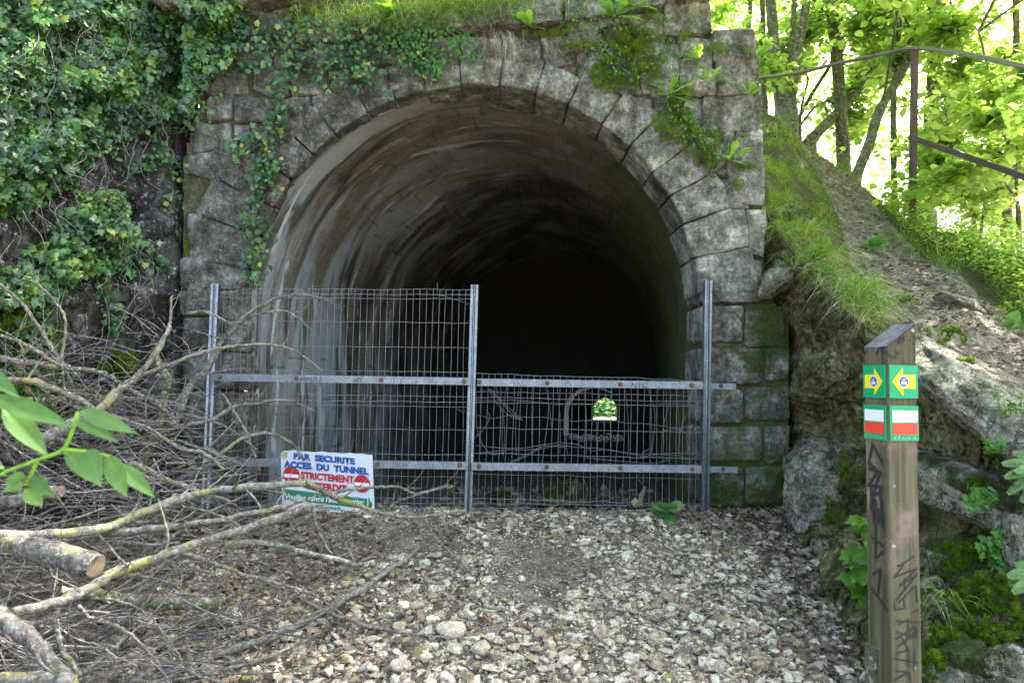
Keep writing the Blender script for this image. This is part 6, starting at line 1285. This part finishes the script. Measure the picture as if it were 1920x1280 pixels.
tree('tree', 'leafy shrub tree filling the slope below the lower rail at right', [([(1830, 470, 8.0), (1822, 380, 8.0), (1790, 280, 8.0), (1768, 200, 8.1)], 5, 3), ([(1835, 470, 8.0), (1850, 380, 8.0), (1880, 300, 8.0)], 4, 2)],
     cl(13, (1740, 1960), (170, 430), (6.9, 8.6)), 380, tint=0.62)
tree('tree', 'slender pale sapling against the sky at the top of the wall corner', [([(1402, 120, 10.5), (1404, 60, 10.5), (1408, -20, 10.5), (1410, -300, 10.5)], 6, 4)],
     np.vstack([cl(5, (1340, 1430), (-40, 90), (9.5, 11)), cl(3, (1200, 1420), (-300, -60), (9, 11))]), 360)
# unseen trees added above the path, crowns placed to shade gravel, heap and ivy
for k, (x_, y_, h_) in enumerate([(5.2, 5.0, 7.5), (7.4, 8.4, 9.0), (4.6, 9.6, 9.5), (4.3, 2.6, 6.6), (0.6, 9.6, 10.2)]):
    zb_ = 4.9 if k == 4 else 0.0; t = thing('tree', (x_, y_, zb_ + 0.5), ['tall tree outside the right of the picture shading the path', 'tall tree outside the picture among the others on the slope', 'tall tree rising above the picture behind the portal corner', 'tree outside the right of the picture nearest the camera', 'tree on the hill over the tunnel, crown above the picture'][k], 'tree', 'trees beyond the railing'); bl, bt = Buf(), Buf()
    C_ = runpath([[x_, y_, zb_], [x_ + .1, y_, zb_ + (h_ - zb_) * .5], [x_ - .2, y_ + .1, h_]], 30); bt.tube(C_, np.linspace(0.14, 0.05, 30), 10, 0.5, True, 0.9, 0.15, k)
    crown(bl, bt, C_[12:], up(26 if k else 36, (x_ - (2.6 if k else 3.9), x_ + (2.2 if k else 1.2)), (y_ - (2.3 if k else 1.2), y_ + 2.3), (max(h_ - 2.6, 5.9 if k == 0 else 0), h_ + 1.2)), 420, 0.11, 0.42, tint=0.5); bt.build('trunk', M['trunk'], t); bl.build('crown', M['lime'], t, False)
# far wood down the slope: one mass
b = Buf(); n = 24000; Y_ = rng.uniform(13, 27, n); px_ = rng.uniform(1330, 2150, n); py_ = rng.uniform(-350, 470, n); P = at(px_, py_, Y_)
g = fbm(P * np.array([0.55, 0.35, 0.55]), 95, 4); k = (g > -0.1) ; P = P[k]; n = len(P); a = rng.uniform(0, 6.283, n)
leaves(b, P, np.array([0, -0.3, 0.9]) + rv(n, 0.45), np.stack([np.cos(a), np.sin(a), rng.uniform(-0.6, 0.1, n)], -1), rng.uniform(0.10, 0.22, n), 'round', np.clip(0.7 + rng.normal(size=n) * 0.2, 0, 1))
tag(b.build('woodland', M['lime'], smooth=False), kind='stuff')
# greenery in the daylight beyond the far end of the tunnel
b = Buf(); n = 2600; c = at(1135, 766, 40); P = c + rv(n, 1.0) * np.array([1.6, 0.8, 0.9]); P[:, 2] = np.abs(P[:, 2] + 0.6) - 0.6; a = rng.uniform(0, 6.283, n)
leaves(b, P, np.array([0, -0.6, 0.7]) + rv(n, 0.4), np.stack([np.cos(a), np.sin(a), 0 * a], -1), rng.uniform(0.15, 0.3, n), 'round', np.clip(0.6 + rng.normal(size=n) * 0.2, 0, 1)); tag(b.build('bush', M['herb'], smooth=False), 'sunlit green bush seen through the far end of the tunnel', 'bush')
